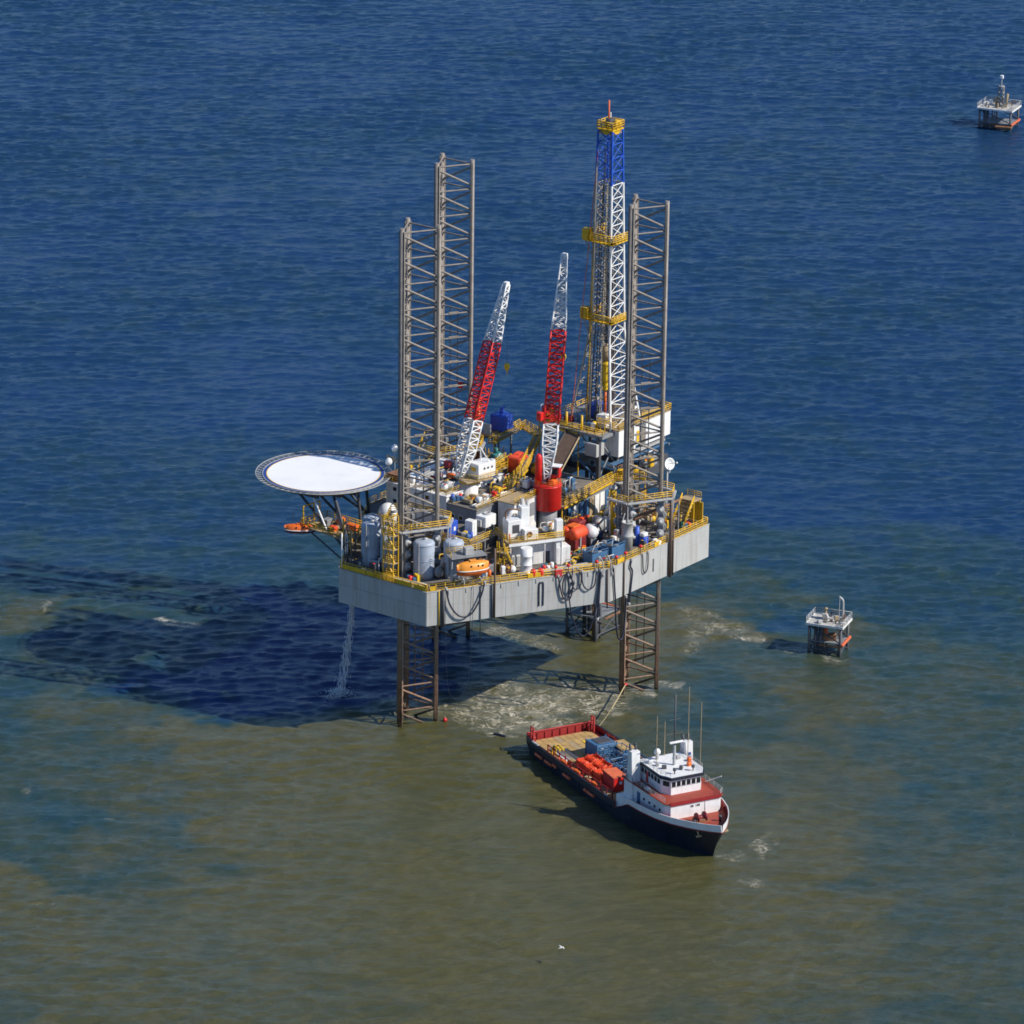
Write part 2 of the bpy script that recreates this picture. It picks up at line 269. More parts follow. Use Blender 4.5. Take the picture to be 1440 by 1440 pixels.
def build_sea():
    rng = np.random.default_rng(11)
    N, DX = 1296, 0.60
    kx = 2 * np.pi * np.fft.fftfreq(N, DX); KX, KY = np.meshgrid(kx, kx)
    K = np.hypot(KX, KY); K[0, 0] = 1e-6
    TH = np.arctan2(KY, KX)
    def field(amp):
        z = np.fft.ifft2(np.fft.fft2(rng.standard_normal((N, N))) * amp).real
        return z / z.std()
    def waves(lam, wind, spread, lo):
        kp = 2 * np.pi / lam
        a = K ** -2.0 * np.exp(-0.7 * (kp / K) ** 2) * np.exp(-(K * lo / (2 * np.pi)) ** 4)
        d = np.abs(np.cos(TH - wind)) ** spread
        a = np.sqrt(a * a * d); a[0, 0] = 0
        return field(a)
    h = 0.075 * waves(13, R(94), 12, 1.8) + 0.046 * waves(5, R(84), 10, 1.35) + 0.054 * waves(2.9, R(97), 7, 1.25) + 0.03 * waves(4.5, R(118), 6, 1.4)
    def fbm(lmin, lmax, p):
        a = K ** -p * np.exp(-(K * lmin / 6.28) ** 2) * (1 - np.exp(-(K * lmax / 6.28) ** 2)); a[0, 0] = 0
        return field(a)
    wx, wy, tone, gust = fbm(3, 60, 1.7), fbm(3, 60, 1.7), fbm(1.2, 26, 1.35), fbm(15, 160, 1.6)
    X0, Y0 = -219.0, -175.0
    nx, ny = 731, 1246
    xs = X0 + DX * np.arange(nx); ys = Y0 + DX * np.arange(ny)
    X, Y = np.meshgrid(xs, ys)
    sl = (slice(0, ny), slice(0, nx))
    fade = np.clip(np.minimum.reduce([X - xs[0], xs[-1] - X, Y - ys[0], ys[-1] - Y]) / 20.0, 0, 1)
    Z = h[sl] * fade * (1 + 0.18 * gust[sl])
    # stirred-up mud: patches with edges torn by the current; zero points tint the rig's shadow
    PX = X + 5.0 * wx[sl] + 0.7 * fbm(1.2, 14, 1.4)[sl]; PY = Y + 5.0 * wy[sl] + 0.7 * fbm(1.2, 14, 1.4)[sl]
    num = np.zeros_like(X); den = np.zeros_like(X)
    for cx, cy, v in SEDIMENT_SHADE:
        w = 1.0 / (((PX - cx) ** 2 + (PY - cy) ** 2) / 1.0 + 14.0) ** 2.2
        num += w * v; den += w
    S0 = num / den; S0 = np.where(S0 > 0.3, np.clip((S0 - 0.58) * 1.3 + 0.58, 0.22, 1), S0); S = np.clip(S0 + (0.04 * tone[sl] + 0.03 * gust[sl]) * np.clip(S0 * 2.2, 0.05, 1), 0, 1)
    Fm = np.zeros_like(X)
    for cx, cy, rx, ry, v in FOAM:
        d = ((PX * .5 + X * .5 - cx) / rx) ** 2 + ((PY * .5 + Y * .5 - cy) / ry) ** 2
        Fm = np.maximum(Fm, v * np.clip(1.35 - d * 0.85, 0, 1))
    crest = h[sl] + 0.4 * wx[sl]
    Fm = np.maximum(Fm, np.clip((crest - 1.75) * 1.2, 0, 0.35))
    verts = np.stack([X.ravel(), Y.ravel(), Z.ravel()], 1)
    idx = np.arange(nx * ny).reshape(ny, nx)
    q = np.stack([idx[:-1, :-1], idx[:-1, 1:], idx[1:, 1:], idx[1:, :-1]], -1).reshape(-1, 4)
    # skirt to the horizon
    B = 25000.0; n0 = len(verts)
    ext = np.array([[-B, -B, 0], [B, -B, 0], [B, B, 0], [-B, B, 0]]); verts = np.vstack([verts, ext])
    c = [idx[0, 0], idx[0, -1], idx[-1, -1], idx[-1, 0]]
    me = bpy.data.meshes.new('sea')
    faces = q.tolist()
    faces += [tuple([n0, n0 + 1] + idx[0, ::-1].tolist()), tuple([n0 + 1, n0 + 2] + idx[::-1, -1].tolist()),
              tuple([n0 + 2, n0 + 3] + idx[-1, :].tolist()), tuple([n0 + 3, n0] + idx[:, 0].tolist())]
    me.from_pydata(verts.tolist(), [], faces)
    sm = np.ones(len(faces), bool); sm[-4:] = False
    me.polygons.foreach_set('use_smooth', sm)
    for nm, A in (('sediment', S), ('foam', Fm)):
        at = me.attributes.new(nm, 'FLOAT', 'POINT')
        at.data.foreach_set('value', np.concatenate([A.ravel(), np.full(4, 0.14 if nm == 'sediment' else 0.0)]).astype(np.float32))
    me.update()
    m = bpy.data.materials.new('sea_water'); m.use_nodes = True; nt = m.node_tree; L = nt.links.new
    b = nt.nodes['Principled BSDF']; b.inputs['IOR'].default_value = 1.42; b.inputs['Roughness'].default_value = 0.16
    g = nd(nt, 'ShaderNodeNewGeometry')
    a1 = nd(nt, 'ShaderNodeAttribute', attribute_name='sediment'); a2 = nd(nt, 'ShaderNodeAttribute', attribute_name='foam')
    def noise(scale, sx, sy, detail=4, rough=0.55, dist=0.0, rot=0.0):
        mp = nd(nt, 'ShaderNodeMapping'); mp.inputs['Scale'].default_value = (sx, sy, 1); mp.inputs['Rotation'].default_value = (0, 0, rot)
        L(g.outputs['Position'], mp.inputs[0]); n = nd(nt, 'ShaderNodeTexNoise'); n.inputs['Scale'].default_value = scale
        n.inputs['Detail'].default_value = detail; n.inputs['Roughness'].default_value = rough; n.inputs['Distortion'].default_value = dist
        L(mp.outputs[0], n.inputs['Vector']); return n.outputs[0]
    def rng_(src, a, b_, c, d):
        r = nd(nt, 'ShaderNodeMapRange'); r.inputs[1].default_value = a; r.inputs[2].default_value = b_; r.inputs[3].default_value = c; r.inputs[4].default_value = d
        L(src, r.inputs[0]); return r.outputs[0]
    def mth(op, x, y):
        n = nd(nt, 'ShaderNodeMath', operation=op)
        for i, v in enumerate((x, y)):
            if isinstance(v, (int, float)): n.inputs[i].default_value = v
            else: L(v, n.inputs[i])
        return n.outputs[0]
    # colour of the water body: zero is the rig's shadow, painted deep blue; then open blue, green where some silt hangs in it, olive brown in the plume
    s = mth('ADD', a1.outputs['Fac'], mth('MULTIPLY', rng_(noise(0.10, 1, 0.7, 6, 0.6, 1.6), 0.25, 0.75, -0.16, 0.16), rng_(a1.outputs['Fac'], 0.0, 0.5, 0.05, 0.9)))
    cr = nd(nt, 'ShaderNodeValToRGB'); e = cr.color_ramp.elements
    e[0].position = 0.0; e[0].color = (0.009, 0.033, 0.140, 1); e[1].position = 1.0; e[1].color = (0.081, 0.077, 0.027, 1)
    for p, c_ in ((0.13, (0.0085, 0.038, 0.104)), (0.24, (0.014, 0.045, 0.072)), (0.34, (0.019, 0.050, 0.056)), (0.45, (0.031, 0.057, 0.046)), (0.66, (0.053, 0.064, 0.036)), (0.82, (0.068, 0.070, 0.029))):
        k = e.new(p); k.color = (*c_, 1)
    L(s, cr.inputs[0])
    # foam: torn lace
    v = nd(nt, 'ShaderNodeTexNoise'); mp = nd(nt, 'ShaderNodeMapping'); mp.inputs['Scale'].default_value = (0.20, 0.26, 1); mp.inputs['Rotation'].default_value = (0, 0, R(18)); L(g.outputs['Position'], mp.inputs[0])
    v.inputs['Scale'].default_value = 1.0; v.inputs['Detail'].default_value = 5; v.inputs['Roughness'].default_value = 0.55; v.inputs['Distortion'].default_value = 2.6; L(mp.outputs[0], v.inputs['Vector'])
    ridge = mth('SUBTRACT', 1.0, mth('MULTIPLY', mth('ABSOLUTE', mth('SUBTRACT', v.outputs[0], 0.5), 0), 13.0))
    lace = mth('MULTIPLY', rng_(ridge, 0.25, 0.95, 0, 1), rng_(noise(0.33, 1, 0.8, 7, 0.68), 0.40, 0.60, 0.0, 1.0))
    fm = mth('MULTIPLY', lace, rng_(a2.outputs['Fac'], 0.08, 0.8, 0.0, 1.35))
    fm = mth('MINIMUM', mth('MAXIMUM', fm, 0.0), 1.0)
    haze = mth('MULTIPLY', rng_(a2.outputs['Fac'], 0.1, 1.0, 0.0, 0.38), rng_(noise(0.5, 1, 0.8, 5, 0.6, 0.8), 0.35, 0.7, 0, 1))
    fm = mth('MAXIMUM', fm, haze)
    # long pale silt streaks drawn out by the current
    sn = noise(0.06, 0.8, 1.25, 6, 0.62, 2.2, R(-24))
    sr = rng_(mth('SUBTRACT', 1.0, mth('MULTIPLY', mth('ABSOLUTE', mth('SUBTRACT', sn, 0.5), 0), 11.0)), 0.0, 1.0, 0.0, 1.0)
    sf = mth('MULTIPLY', mth('MULTIPLY', sr, rng_(a1.outputs['Fac'], 0.3, 0.9, 0.0, 0.30)), rng_(noise(0.4, 1, .6, 5, .65), .35, .7, .2, 1))
    ms = nd(nt, 'ShaderNodeMix', data_type='RGBA'); L(sf, ms.inputs[0]); L(cr.outputs[0], ms.inputs[6]); ms.inputs[7].default_value = (0.17, 0.155, 0.09, 1)
    mx = nd(nt, 'ShaderNodeMix', data_type='RGBA'); L(fm, mx.inputs[0]); L(ms.outputs[2], mx.inputs[6]); mx.inputs[7].default_value = (0.56, 0.51, 0.40, 1)
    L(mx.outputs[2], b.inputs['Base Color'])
    L(mth('ADD', 0.17, mth('MULTIPLY', fm, 0.6)), b.inputs['Roughness'])
    # ripples on top of the modelled waves
    rp = mth('ADD', mth('MULTIPLY', noise(0.85, 0.40, 1.0, 6, 0.66, 0.3, R(5)), 0.46), mth('MULTIPLY', noise(2.3, 0.45, 1.0, 4, 0.62, 0.2, R(-9)), 0.28))
    bp = nd(nt, 'ShaderNodeBump'); L(rng_(noise(0.016, 0.5, 1.0, 3, 0.5, 0.6), 0.32, 0.68, 0.72, 1.0), bp.inputs['Strength']); bp.inputs['Distance'].default_value = 0.62
    L(rp, bp.inputs['Height']); L(bp.outputs[0], b.inputs['Normal'])
    me.materials.append(m)
    o = bpy.data.objects.new('sea', me); COL.objects.link(o); o['kind'] = 'structure'; o['label'] = 'rippled blue sea turning olive brown with mud around the rig'
    return o
SEA = build_sea()

# ---------------------------------------------------------------- jack-up rig: hull
ZB, ZD = 22.2, 28.4
HULL = [(-33.3, 9.6), (-33.3, -9.6), (-3.8, -26.8), (26.0, -26.8), (26.0, 26.8), (-3.8, 26.8)]
t = Thing('jackup_hull', 'grey six-sided floating hull carrying the whole drilling deck', 'rig hull', RIG, (0, 0, ZB))
t.mb('hull_shell', MB().prism([(x * 0.996, y * 0.996) for x, y in HULL], ZB + 0.05, ZD - 0.06), 'grey')
t.mb('bottom_plating', MB().prism(HULL, ZB, ZB + 0.05), 'hull')
t.mb('main_deck', MB().prism([(x * 1.004, y * 1.004) for x, y in HULL], ZD - 0.06, ZD), 'deck')
for i in range(6):
    a, b = Vector((*HULL[i], 0)), Vector((*HULL[(i + 1) % 6], 0)); d = b - a; L = d.length; k = max(3, round(L / 4.9))
    ang = math.atan2(d.y, d.x)
    for j in range(k):
        m = a + d * ((j + 0.5) / k)
        for z0, z1 in ((ZB + 0.02, ZB + 3.38), (ZB + 3.41, ZD - 0.10)):
            t.box('side_plate', (m.x, m.y, (z0 + z1) / 2), (L / k - 0.03, 0.16 + 0.014 * ((j * 7 + int(z0)) % 3), z1 - z0), 'hull', ang, 0.015)
    t.box('rubbing_strip', (a.x + d.x / 2, a.y + d.y / 2, ZD - 0.03), (L, 0.30, 0.14), 'galv', ang, 0.02)
def edge(x_px=None, side='FM', f=0.0, out=0.0):
    """point on the deck edge; f runs along that side"""
    a, b = {'LF': (HULL[0], HULL[1]), 'FM': (HULL[1], HULL[2]), 'MR': (HULL[2], HULL[3]), 'PB': (HULL[5], HULL[0]), 'ST': (HULL[3], HULL[4]), 'PS': (HULL[4], HULL[5])}[side]
    d = Vector((b[0] - a[0], b[1] - a[1], 0)); n = Vector((d.y, -d.x, 0)).normalized()
    if side in ('LF', 'FM', 'MR'): n = Vector((d.y, -d.x, 0)).normalized()
    p = Vector((a[0], a[1], 0)) + d * f
    c = Vector((-4, 0, 0)); n = n if (p - c).dot(n) > 0 else -n
    return p + n * out
for side in ('LF', 'FM', 'MR', 'ST', 'PS', 'PB'):
    a, b = edge(side=side, f=0.004, out=-0.25), edge(side=side, f=0.996, out=-0.25)
    t.rail([(a.x, a.y, ZD), (b.x, b.y, ZD)], h=1.25, step=1.7, r=0.07, toe=0.14)
for side, segs in (('LF', ((0.03, .30), (.31, .47), (.64, .83), (.85, .99))), ('FM', ((0.02, 0.05), (.55, .63))), ('MR', ((.08, .16), (.45, .5)))):
    for f0, f1 in segs:     # solid yellow kick panels fixed to the railing
        a, b = edge(side=side, f=f0, out=-0.12), edge(side=side, f=f1, out=-0.12); d = b - a; m = (a + b) / 2
        t.box('railing_panel', (m.x, m.y, ZD + 0.50), (d.length, 0.05, 0.75), 'yellow', math.atan2(d.y, d.x), 0.01)
for side, f, r, mat, z0, z1 in (('FM', .085, .30, 'dark', ZB - 0.3, ZD + .2), ('FM', .065, .10, 'yellow', ZB, ZD), ('FM', .365, .17, 'brown', ZB, ZD + 6.5), ('FM', .352, .14, 'dark', ZB, ZD),
        ('FM', .985, .13, 'brown', ZB - 1.0, ZD), ('MR', .13, .15, 'brown', ZB - 3.0, ZD + .4), ('MR', .585, .30, 'brown', ZB - 0.2, ZD + 9.5), ('MR', .62, .16, 'brown', ZB - 0.2, ZD + 3.0), ('FM', .29, .09, 'dark', ZB - 4, ZD)):
    p = edge(side=side, f=f, out=0.12 + r + 0.02); t.cyl('sea_water_pipe', (p.x, p.y, z0), (p.x, p.y, z1), r, mat, 10)
for side, f, h in (('FM', .61, 4.2),):   # vertical fender loops on the hull side
    p, q = edge(side=side, f=f, out=0.22), edge(side=side, f=f + 0.022, out=0.22)
    z1 = ZD - 0.9
    t.mb('fender_loop', MB().path(spline([(p.x, p.y, z1 - h), (p.x, p.y, z1 - .3), ((p.x + q.x) / 2, (p.y + q.y) / 2, z1), (q.x, q.y, z1 - .3), (q.x, q.y, z1 - h)], 4), .11, 6), 'hose')
pm = edge(side='MR', f=.43, out=.12); t.box('draft_mark', (pm.x, pm.y, 25.4), (.34, .05, 2.4), 'dark', 0, .01)
for k in range(9):
    p = edge(side='FM', f=.12 + k * .095, out=.12); t.box('bracket', (p.x, p.y, ZD - 0.5), (.25, .2, .7), 'hull', R(-30), .02)
hull_thing = t

# ---------------------------------------------------------------- legs
LEGS = [(-24.43, 0.0), (12.22, 21.16), (12.22, -21.16)]
LEG_LABEL = ['lattice leg at the narrow bow end, leftmost of the three', 'tallest-looking lattice leg, behind the bow leg, half hidden by it', 'lattice leg beside the derrick, rightmost of the three']
CR = 3.88
def chord_xy(c, k): a = R((180, -60, 60)[k]); return Vector((c[0] + CR * math.cos(a), c[1] + CR * math.sin(a), 0))
for li, c in enumerate(LEGS):
    t = Thing('lattice_leg', LEG_LABEL[li], 'rig leg', RIG, (c[0], c[1], -6), group='triangular lattice legs of the rig')
    ch = [chord_xy(c, k) for k in range(3)]; BAY = 4.55; NB = 20; Z0 = 89.2 - BAY * NB; up = Vector((0, 0, 1))
    for k in range(3):
        top = 90.0
        rad = 0.40
        t.cyl('chord', ch[k] + up * -6, ch[k] + up * top, rad, 'leg', 10)
        cen = Vector((c[0], c[1], 0)); dirv = (ch[(k + 1) % 3] - ch[(k + 2) % 3]).normalized()
        for s_ in (-1, 1):
            p = ch[k] + dirv * (s_ * 0.50)
            t.box('rack_bar', (p.x, p.y, 45.0), (.17, .30, 89.0), 'leg', math.atan2(dirv.y, dirv.x), .01)
    for k in range(3):
        a, b = ch[k], ch[(k + 1) % 3]
        for i in range(NB + 1):
            z = Z0 + i * BAY
            if z < -4: continue
            t.bar('horizontal_brace', a + up * z, b + up * z, 0.145, 'leg')
            if i < NB:
                lo, hi = b, a
                t.bar('diagonal_brace', lo + up * (z + 0.55), hi + up * (z + BAY - 0.45), 0.215, 'leg')
            if li != 2 and 28 < z < 62 or li == 2 and 28 < z < 60:
                m = (a + b) / 2; d = b - a
                if k != 1: t.box('gusset', (m.x, m.y, z + 0.12), (1.9, .30, .42), 'leg', math.atan2(d.y, d.x), .03)
    a, b = ch[0], ch[2]
    for s_, q in ((0, 0.35), (1, 0.6)):
        p = ch[1].lerp(ch[2], q); t.cyl('riser_pipe', p + up * 4 + Vector((-.8, 0, 0)), p + up * (62 if li else 50) + Vector((-.8, 0, 0)), 0.09, 'leg', 6)
    # jacking tower round the leg
    j = Thing('jacking_frame', ['jacking frame round the bow leg behind the pale silos', 'jacking frame at the foot of the rear leg behind the crane', 'jacking frame with round gear motors beside the grey open drum, under the right leg'][li], 'jacking frame', RIG, (c[0], c[1], ZD), group='jacking frames of the three legs')
    zt = 36.6
    for k in range(3):
        rd = (ch[k] - Vector((*c, 0))).normalized(); tg = Vector((-rd.y, rd.x, 0)); p = ch[k] + rd * 0.2
        for s_ in (-1, 1):
            q = p + tg * (1.25 * s_)
            j.box('jack_post', (q.x, q.y, (ZD + zt) / 2), (0.75, 0.55, zt - ZD), 'grey', math.atan2(rd.y, rd.x), .04)
            for m_ in range(3):
                z = ZD + 1.6 + m_ * 2.2; o_ = q + tg * (s_ * .32)
                g = j.mb('gear_motor', MB().lathe((o_.x, o_.y, z), [(.78, 0), (.78, .28), (.62, .40), (.30, .42), (.28, .75), (0, .78)], 16, axis=tg * s_), 'galv')
        for z in (ZD + 2.7, ZD + 4.9, zt - .3):
            q0, q1 = p + tg * 1.25 + rd * .3, p - tg * 1.25 + rd * .3; m = (q0 + q1) / 2
            j.box('jack_beam', (m.x, m.y, z), (.3, 2.6, .4), 'grey', math.atan2(rd.y, rd.x), .03)
    pl = MB(); outer = [Vector((c[0], c[1], 0)) + (x - Vector((c[0], c[1], 0))) * 1.72 for x in ch]
    hexa = []
    for k in range(3):
        rd = (outer[k] - Vector((*c, 0))); tg = Vector((-rd.y, rd.x, 0)).normalized()
        for s_ in (-1, 1): hexa.append(outer[k] * 1.0 + tg * s_ * 2.0 - rd.normalized() * 0.6)
    for k in range(6):
        a, b = hexa[k], hexa[(k + 1) % 6]; d = b - a; m = (a + b) / 2
        j.box('platform_beam', (m.x, m.y, zt + .1), (d.length + .1, .85, .24), 'galv', math.atan2(d.y, d.x), .03)
    j.rail([(p.x, p.y, zt + .22) for p in hexa], h=1.2, step=1.6, r=.065, closed=True)
    for k in (0, 1, 2, 3, 4, 5):
        p = hexa[k]; j.bar('prop', (p.x, p.y, zt), (p.x * .93 + c[0] * .07, p.y * .93 + c[1] * .07, ZD), .13, 'galv')

# ---------------------------------------------------------------- helideck
HX, HY, HZ = -17.3, 26.1, 38.0
t = Thing('helideck', 'round white helideck with blue rim and safety net overhanging the sea', 'helideck', RIG, (HX, HY, 30.0))
t.mb('pad', MB().lathe((HX, HY, HZ), [(10.05, -.25), (10.05, 0)], 72, smooth=False), 'pad')
t.mb('blue_rim', MB().lathe((HX, HY, HZ), [(10.06, -.32), (10.7, -.32), (10.7, -.01), (10.06, -.01)], 72, smooth=False, ring=True), 'padblue')
t.mb('yellow_line', MB().lathe((HX, HY, HZ), [(9.95, .004), (10.1, .004), (10.1, .012), (9.95, .012)], 72, smooth=False, ring=True), 'gold')
t.mb('rim_gutter', MB().lathe((HX, HY, HZ), [(10.7, -.4), (10.82, -.4), (10.82, .06), (10.7, .06)], 72, smooth=False, ring=True), 'galv')
net = MB(); N = 60
for r_, z_ in ((11.2, .02), (11.5, .1), (11.75, .16)):
    for i in range(N):
        a, b = 2 * math.pi * i / N, 2 * math.pi * (i + 1) / N
        net.tube((HX + r_ * math.cos(a), HY + r_ * math.sin(a), HZ - .15 + z_), (HX + r_ * math.cos(b), HY + r_ * math.sin(b), HZ - .15 + z_), .03, 4, caps=False)
t.mb('safety_net', net, 'grey', kind='stuff')
for i in range(N):
    a, b = 2 * math.pi * i / N, 2 * math.pi * (i + 1) / N
    t.bar('net_frame', (HX + 12.0 * math.cos(a), HY + 12.0 * math.sin(a), HZ + .1), (HX + 12.0 * math.cos(b), HY + 12.0 * math.sin(b), HZ + .1), .07, 'galv')
    if i % 1 == 0: t.bar('net_strut', (HX + 10.8 * math.cos(a), HY + 10.8 * math.sin(a), HZ - .2), (HX + 12.0 * math.cos(a), HY + 12.0 * math.sin(a), HZ + .1), .06, 'galv')
t.mb('pad_underside', MB().lathe((HX, HY, HZ), [(10.4, -.75), (10.4, -.34)], 48), 'dark')
for k in range(-3, 4):
    w = math.sqrt(max(1, 10.2 ** 2 - (k * 2.8) ** 2))
    t.box('girder', (HX + k * 2.8, HY, HZ - 1.05), (.25, 2 * w, .62), 'dark', 0, .02)
for x, y, gx, gy in ((-24.5, 17.5, -25, 14), (-9, 23.4, -9, 22.5), (-16, 19.5, -16, 18.5)):
    t.bar('support_column', (gx, gy, ZD), (x, y, HZ - 1.3), .28, 'dark', 10)
for p, q in (((-27, 13, 29), (-24, 27, HZ - 1.3)), ((-9, 23, 29), (-10, 32, HZ - 1.3)), ((-18, 18.5, 29), (-17, 32, HZ - 1.3)), ((-9, 23, 29), (-17, 28, HZ - 1.3)), ((-27, 13, 29), (-20, 22, HZ - 1.3))):
    t.bar('diagonal_support', p, q, .24, 'dark', 8)
t.bar('white_strut', (-26.5, 17.9, 31.7), (-25.3, 22.0, HZ - 1.2), .17, 'cwhite', 8)
t.rail([(-7.3, 19.0, HZ + .05), (-5.2, 21.5, HZ + .05), (-5.5, 18.4, HZ + .05)], h=1.1)
t.box('access_stair', (-7.4, 17.2, 36.9), (1.2, 2.6, .2), 'tan', R(40), .02)

# ---------------------------------------------------------------- accommodation block
def windows(t, wall, axis, fixed, us, zs, w, h, mat='glass'):
    """windows with frames set into a wall part; axis 'x' wall normal along x, 'y' along y; fixed is the wall plane, sgn its outside"""
    f, sg = fixed
    for z in zs:
        for u in us:
            fr = MB(); pn = MB()
            if axis == 'x': c0 = (f + sg * .03, u, z); s0 = (.10, w + .16, h + .16); c1 = (f + sg * .07, u, z); s1 = (.06, w, h)
            else: c0 = (u, f + sg * .03, z); s0 = (w + .16, .10, h + .16); c1 = (u, f + sg * .07, z); s1 = (w, .06, h)
            o = t.box('window', c0, s0, 'cwhite', 0, .01); t.box('pane', c1, s1, mat, 0, .01, parent=o)
t = Thing('accommodation_block', 'white crew quarters block behind the bow leg with railed roof', 'deckhouse', RIG, (-3.0, 8, ZD))
w = t.box('wall', (-4.0, 9.5, 32.8), (16, 13.5, 8.8), 'white', 0, .06)
windows(t, w, 'x', (-12.0, -1), [4.6, 7.0, 9.4, 11.8, 14.2], [30.6, 34.0, 36.2], .8, .7)
windows(t, w, 'y', (2.75, -1), [-10, -7.5, -5, -2.5, 0, 2.5], [34.0, 36.2], .8, .7)
w2 = t.box('lower_wall', (-5.2, -0.6, 32.2), (13.4, 6.4, 7.6), 'grey', 0, .06)
windows(t, w2, 'x', (-11.9, -1), [-2.4, -.4, 1.4], [30.8, 34.0], .8, .7)
rf = t.box('roof', (-4.0, 9.5, 37.28), (16.6, 14.1, .16), 'cwhite', 0, .03)
t.rail([(-12.2, 2.7, 37.36), (-12.2, 16.4, 37.36), (4.2, 16.4, 37.36), (4.2, 2.7, 37.36)], closed=True, h=1.1)
t.box('roof_slab', (-5.2, -.6, 36.1), (13.8, 6.8, .2), 'deck', 0, .03)
t.rail([(-12.0, -3.9, 36.2), (1.6, -3.9, 36.2)], h=1.1)
t.box('air_unit', (-8.5, 12.8, 37.9), (3.4, 2.6, 1.1), 'cwhite', 0, .08)
t.box('air_unit', (-3.0, 13.6, 37.8), (2.2, 1.8, .9), 'cwhite', 0, .08)
t.box('vent_box', (-9.8, 6.8, 37.9), (1.6, 2.0, 1.0), 'galv', 0, .06)
t.box('door', (-12.05, 15.6, 29.5), (.12, 1.0, 2.1), 'steelblue', 0, .02)
for y, z in ((5.6, 32.4), (8, 32.2), (11, 32.4)): t.bar('wall_pipe', (-12.2, y, ZD), (-12.2, y, 37.0), .08, 'galv')
t = Thing('roof_container', 'low brown container on the quarters roof beside the helideck', 'container', RIG, (-10.6, 14.9, 37.4))
t.box('body', (-10.6, 14.6, 38.0), (2.2, 3.2, 1.2), 'maroon', 0, .05); t.box('lid', (-10.6, 14.6, 38.63), (2.3, 3.3, .08), 'rust', 0, .02)
for p, r_, lab in (((-9.5, 17.6, 39.3), .62, 'small white radio dome on a mast, nearer the helideck edge'), ((-6.6, 18.6, 40.8), .55, 'upper small white radio dome behind the bow leg')):
    t = Thing('radio_dome', lab, 'radome', RIG, (p[0], p[1], 37.4))
    t.bar('mast', (p[0], p[1], 37.2), (p[0], p[1], p[2]), .09, 'galv')
    t.mb('dome', MB().lathe((p[0], p[1], p[2]), [(r_ * .6, 0), (r_, .35), (r_, .7), (r_ * .75, 1.05), (r_ * .35, 1.25), (0, 1.3)], 14), 'cwhite')
t = Thing('dome_tank', 'large white dome-topped tank beside the helideck, left of the bow leg', 'tank', RIG, (-15.6, 13.0, ZD))
t.mb('shell', MB().lathe((-15.6, 13.0, ZD), [(1.65, 0), (1.65, 4.6), (1.55, 5.2), (1.2, 5.9), (.6, 6.3), (0, 6.4)], 24), 'cwhite')
t.mb('ring', MB().lathe((-15.6, 13.0, ZD + 4.4), [(1.66, 0), (1.78, 0), (1.78, .2), (1.66, .2)], 24, smooth=False, ring=True), 'yellow')

# ---------------------------------------------------------------- silos at the bow
for (x, y, r_, h, lab) in ((-27.4, -4.4, 1.85, 6.6, 'sunlit pale cement silo at the bow, left of the orange lifeboat'), (-29.0, 6.0, 1.7, 8.0, 'tall shaded silo at the left corner of the bow'),
                        (-24.0, -8.2, 1.75, 6.6, 'shaded silo between the sunlit silo and the orange lifeboat'), (-28.6, 2.2, 1.6, 6.6, 'shaded silo half hidden behind the yellow stair tower'), (-24.9, 9.2, 1.6, 7.4, 'rear silo behind the tall one at the left corner')):
    t = Thing('bulk_silo', lab, 'silo', RIG, (x, y, ZD), group='bulk silos on the bow')
    sh = t.mb('shell', MB().lathe((x, y, ZD), [(r_, 0.0), (r_, 1.1), (r_, h - .5), (r_ * .93, h - .15), (r_ * .75, h), (0, h + .12)], 28), 'tank')
    for z in (1.2, h * .5, h - .55): t.mb('band', MB().lathe((x, y, ZD + z), [(r_ - .02, 0), (r_ + .05, 0), (r_ + .05, .12), (r_ - .02, .12)], 28, smooth=False, ring=True), 'tank', parent=sh)
    for k in range(4):
        a = R(45 + 90 * k); t.bar('leg', (x + r_ * .85 * math.cos(a), y + r_ * .85 * math.sin(a), ZD), (x + r_ * .85 * math.cos(a), y + r_ * .85 * math.sin(a), ZD + 1.4), .12, 'grey')
    t.bar('fill_pipe', (x - r_ - .12, y - .4, ZD + .3), (x - r_ - .12, y - .4, ZD + h + .3), .09, 'galv'); t.mb('top_hatch', MB().lathe((x + .4, y, ZD + h), [(.4, 0), (.4, .35), (0, .4)], 12), 'galv')

# stair tower
t = Thing('stair_tower', 'narrow yellow stair tower rising from the bow rail past the bow leg', 'stair tower', RIG, (-31.6, -.6, ZD))
x0, x1, y0, y1 = -32.4, -31.0, -1.6, .6
for x in (x0, x1):
    for y in (y0, y1): t.bar('post', (x, y, ZD), (x, y, ZD + 11.2), .11, 'yellow')
for k in range(5):
    z = ZD + .4 + k * 2.5
    t.box('landing', ((x0 + x1) / 2, (y0 + y1) / 2, z), (1.5, 2.3, .1), 'tan', 0, .01)
    t.rail([(x0, y0, z), (x0, y1, z), (x1, y1, z), (x1, y0, z)], h=1.1, step=1.1, r=.06)
    if k < 4: t.bar('flight', ((x0 + x1) / 2, y0 + .2, z), ((x0 + x1) / 2, y1 - .2, z + 2.5), .2, 'yellow', 4)
t.rail([(-33.2, -2.6, ZD + .1), (-33.6, -2.6, ZD + .1), (-33.6, 1.6, ZD + .1), (-33.2, 1.6, ZD + .1)], h=1.2)

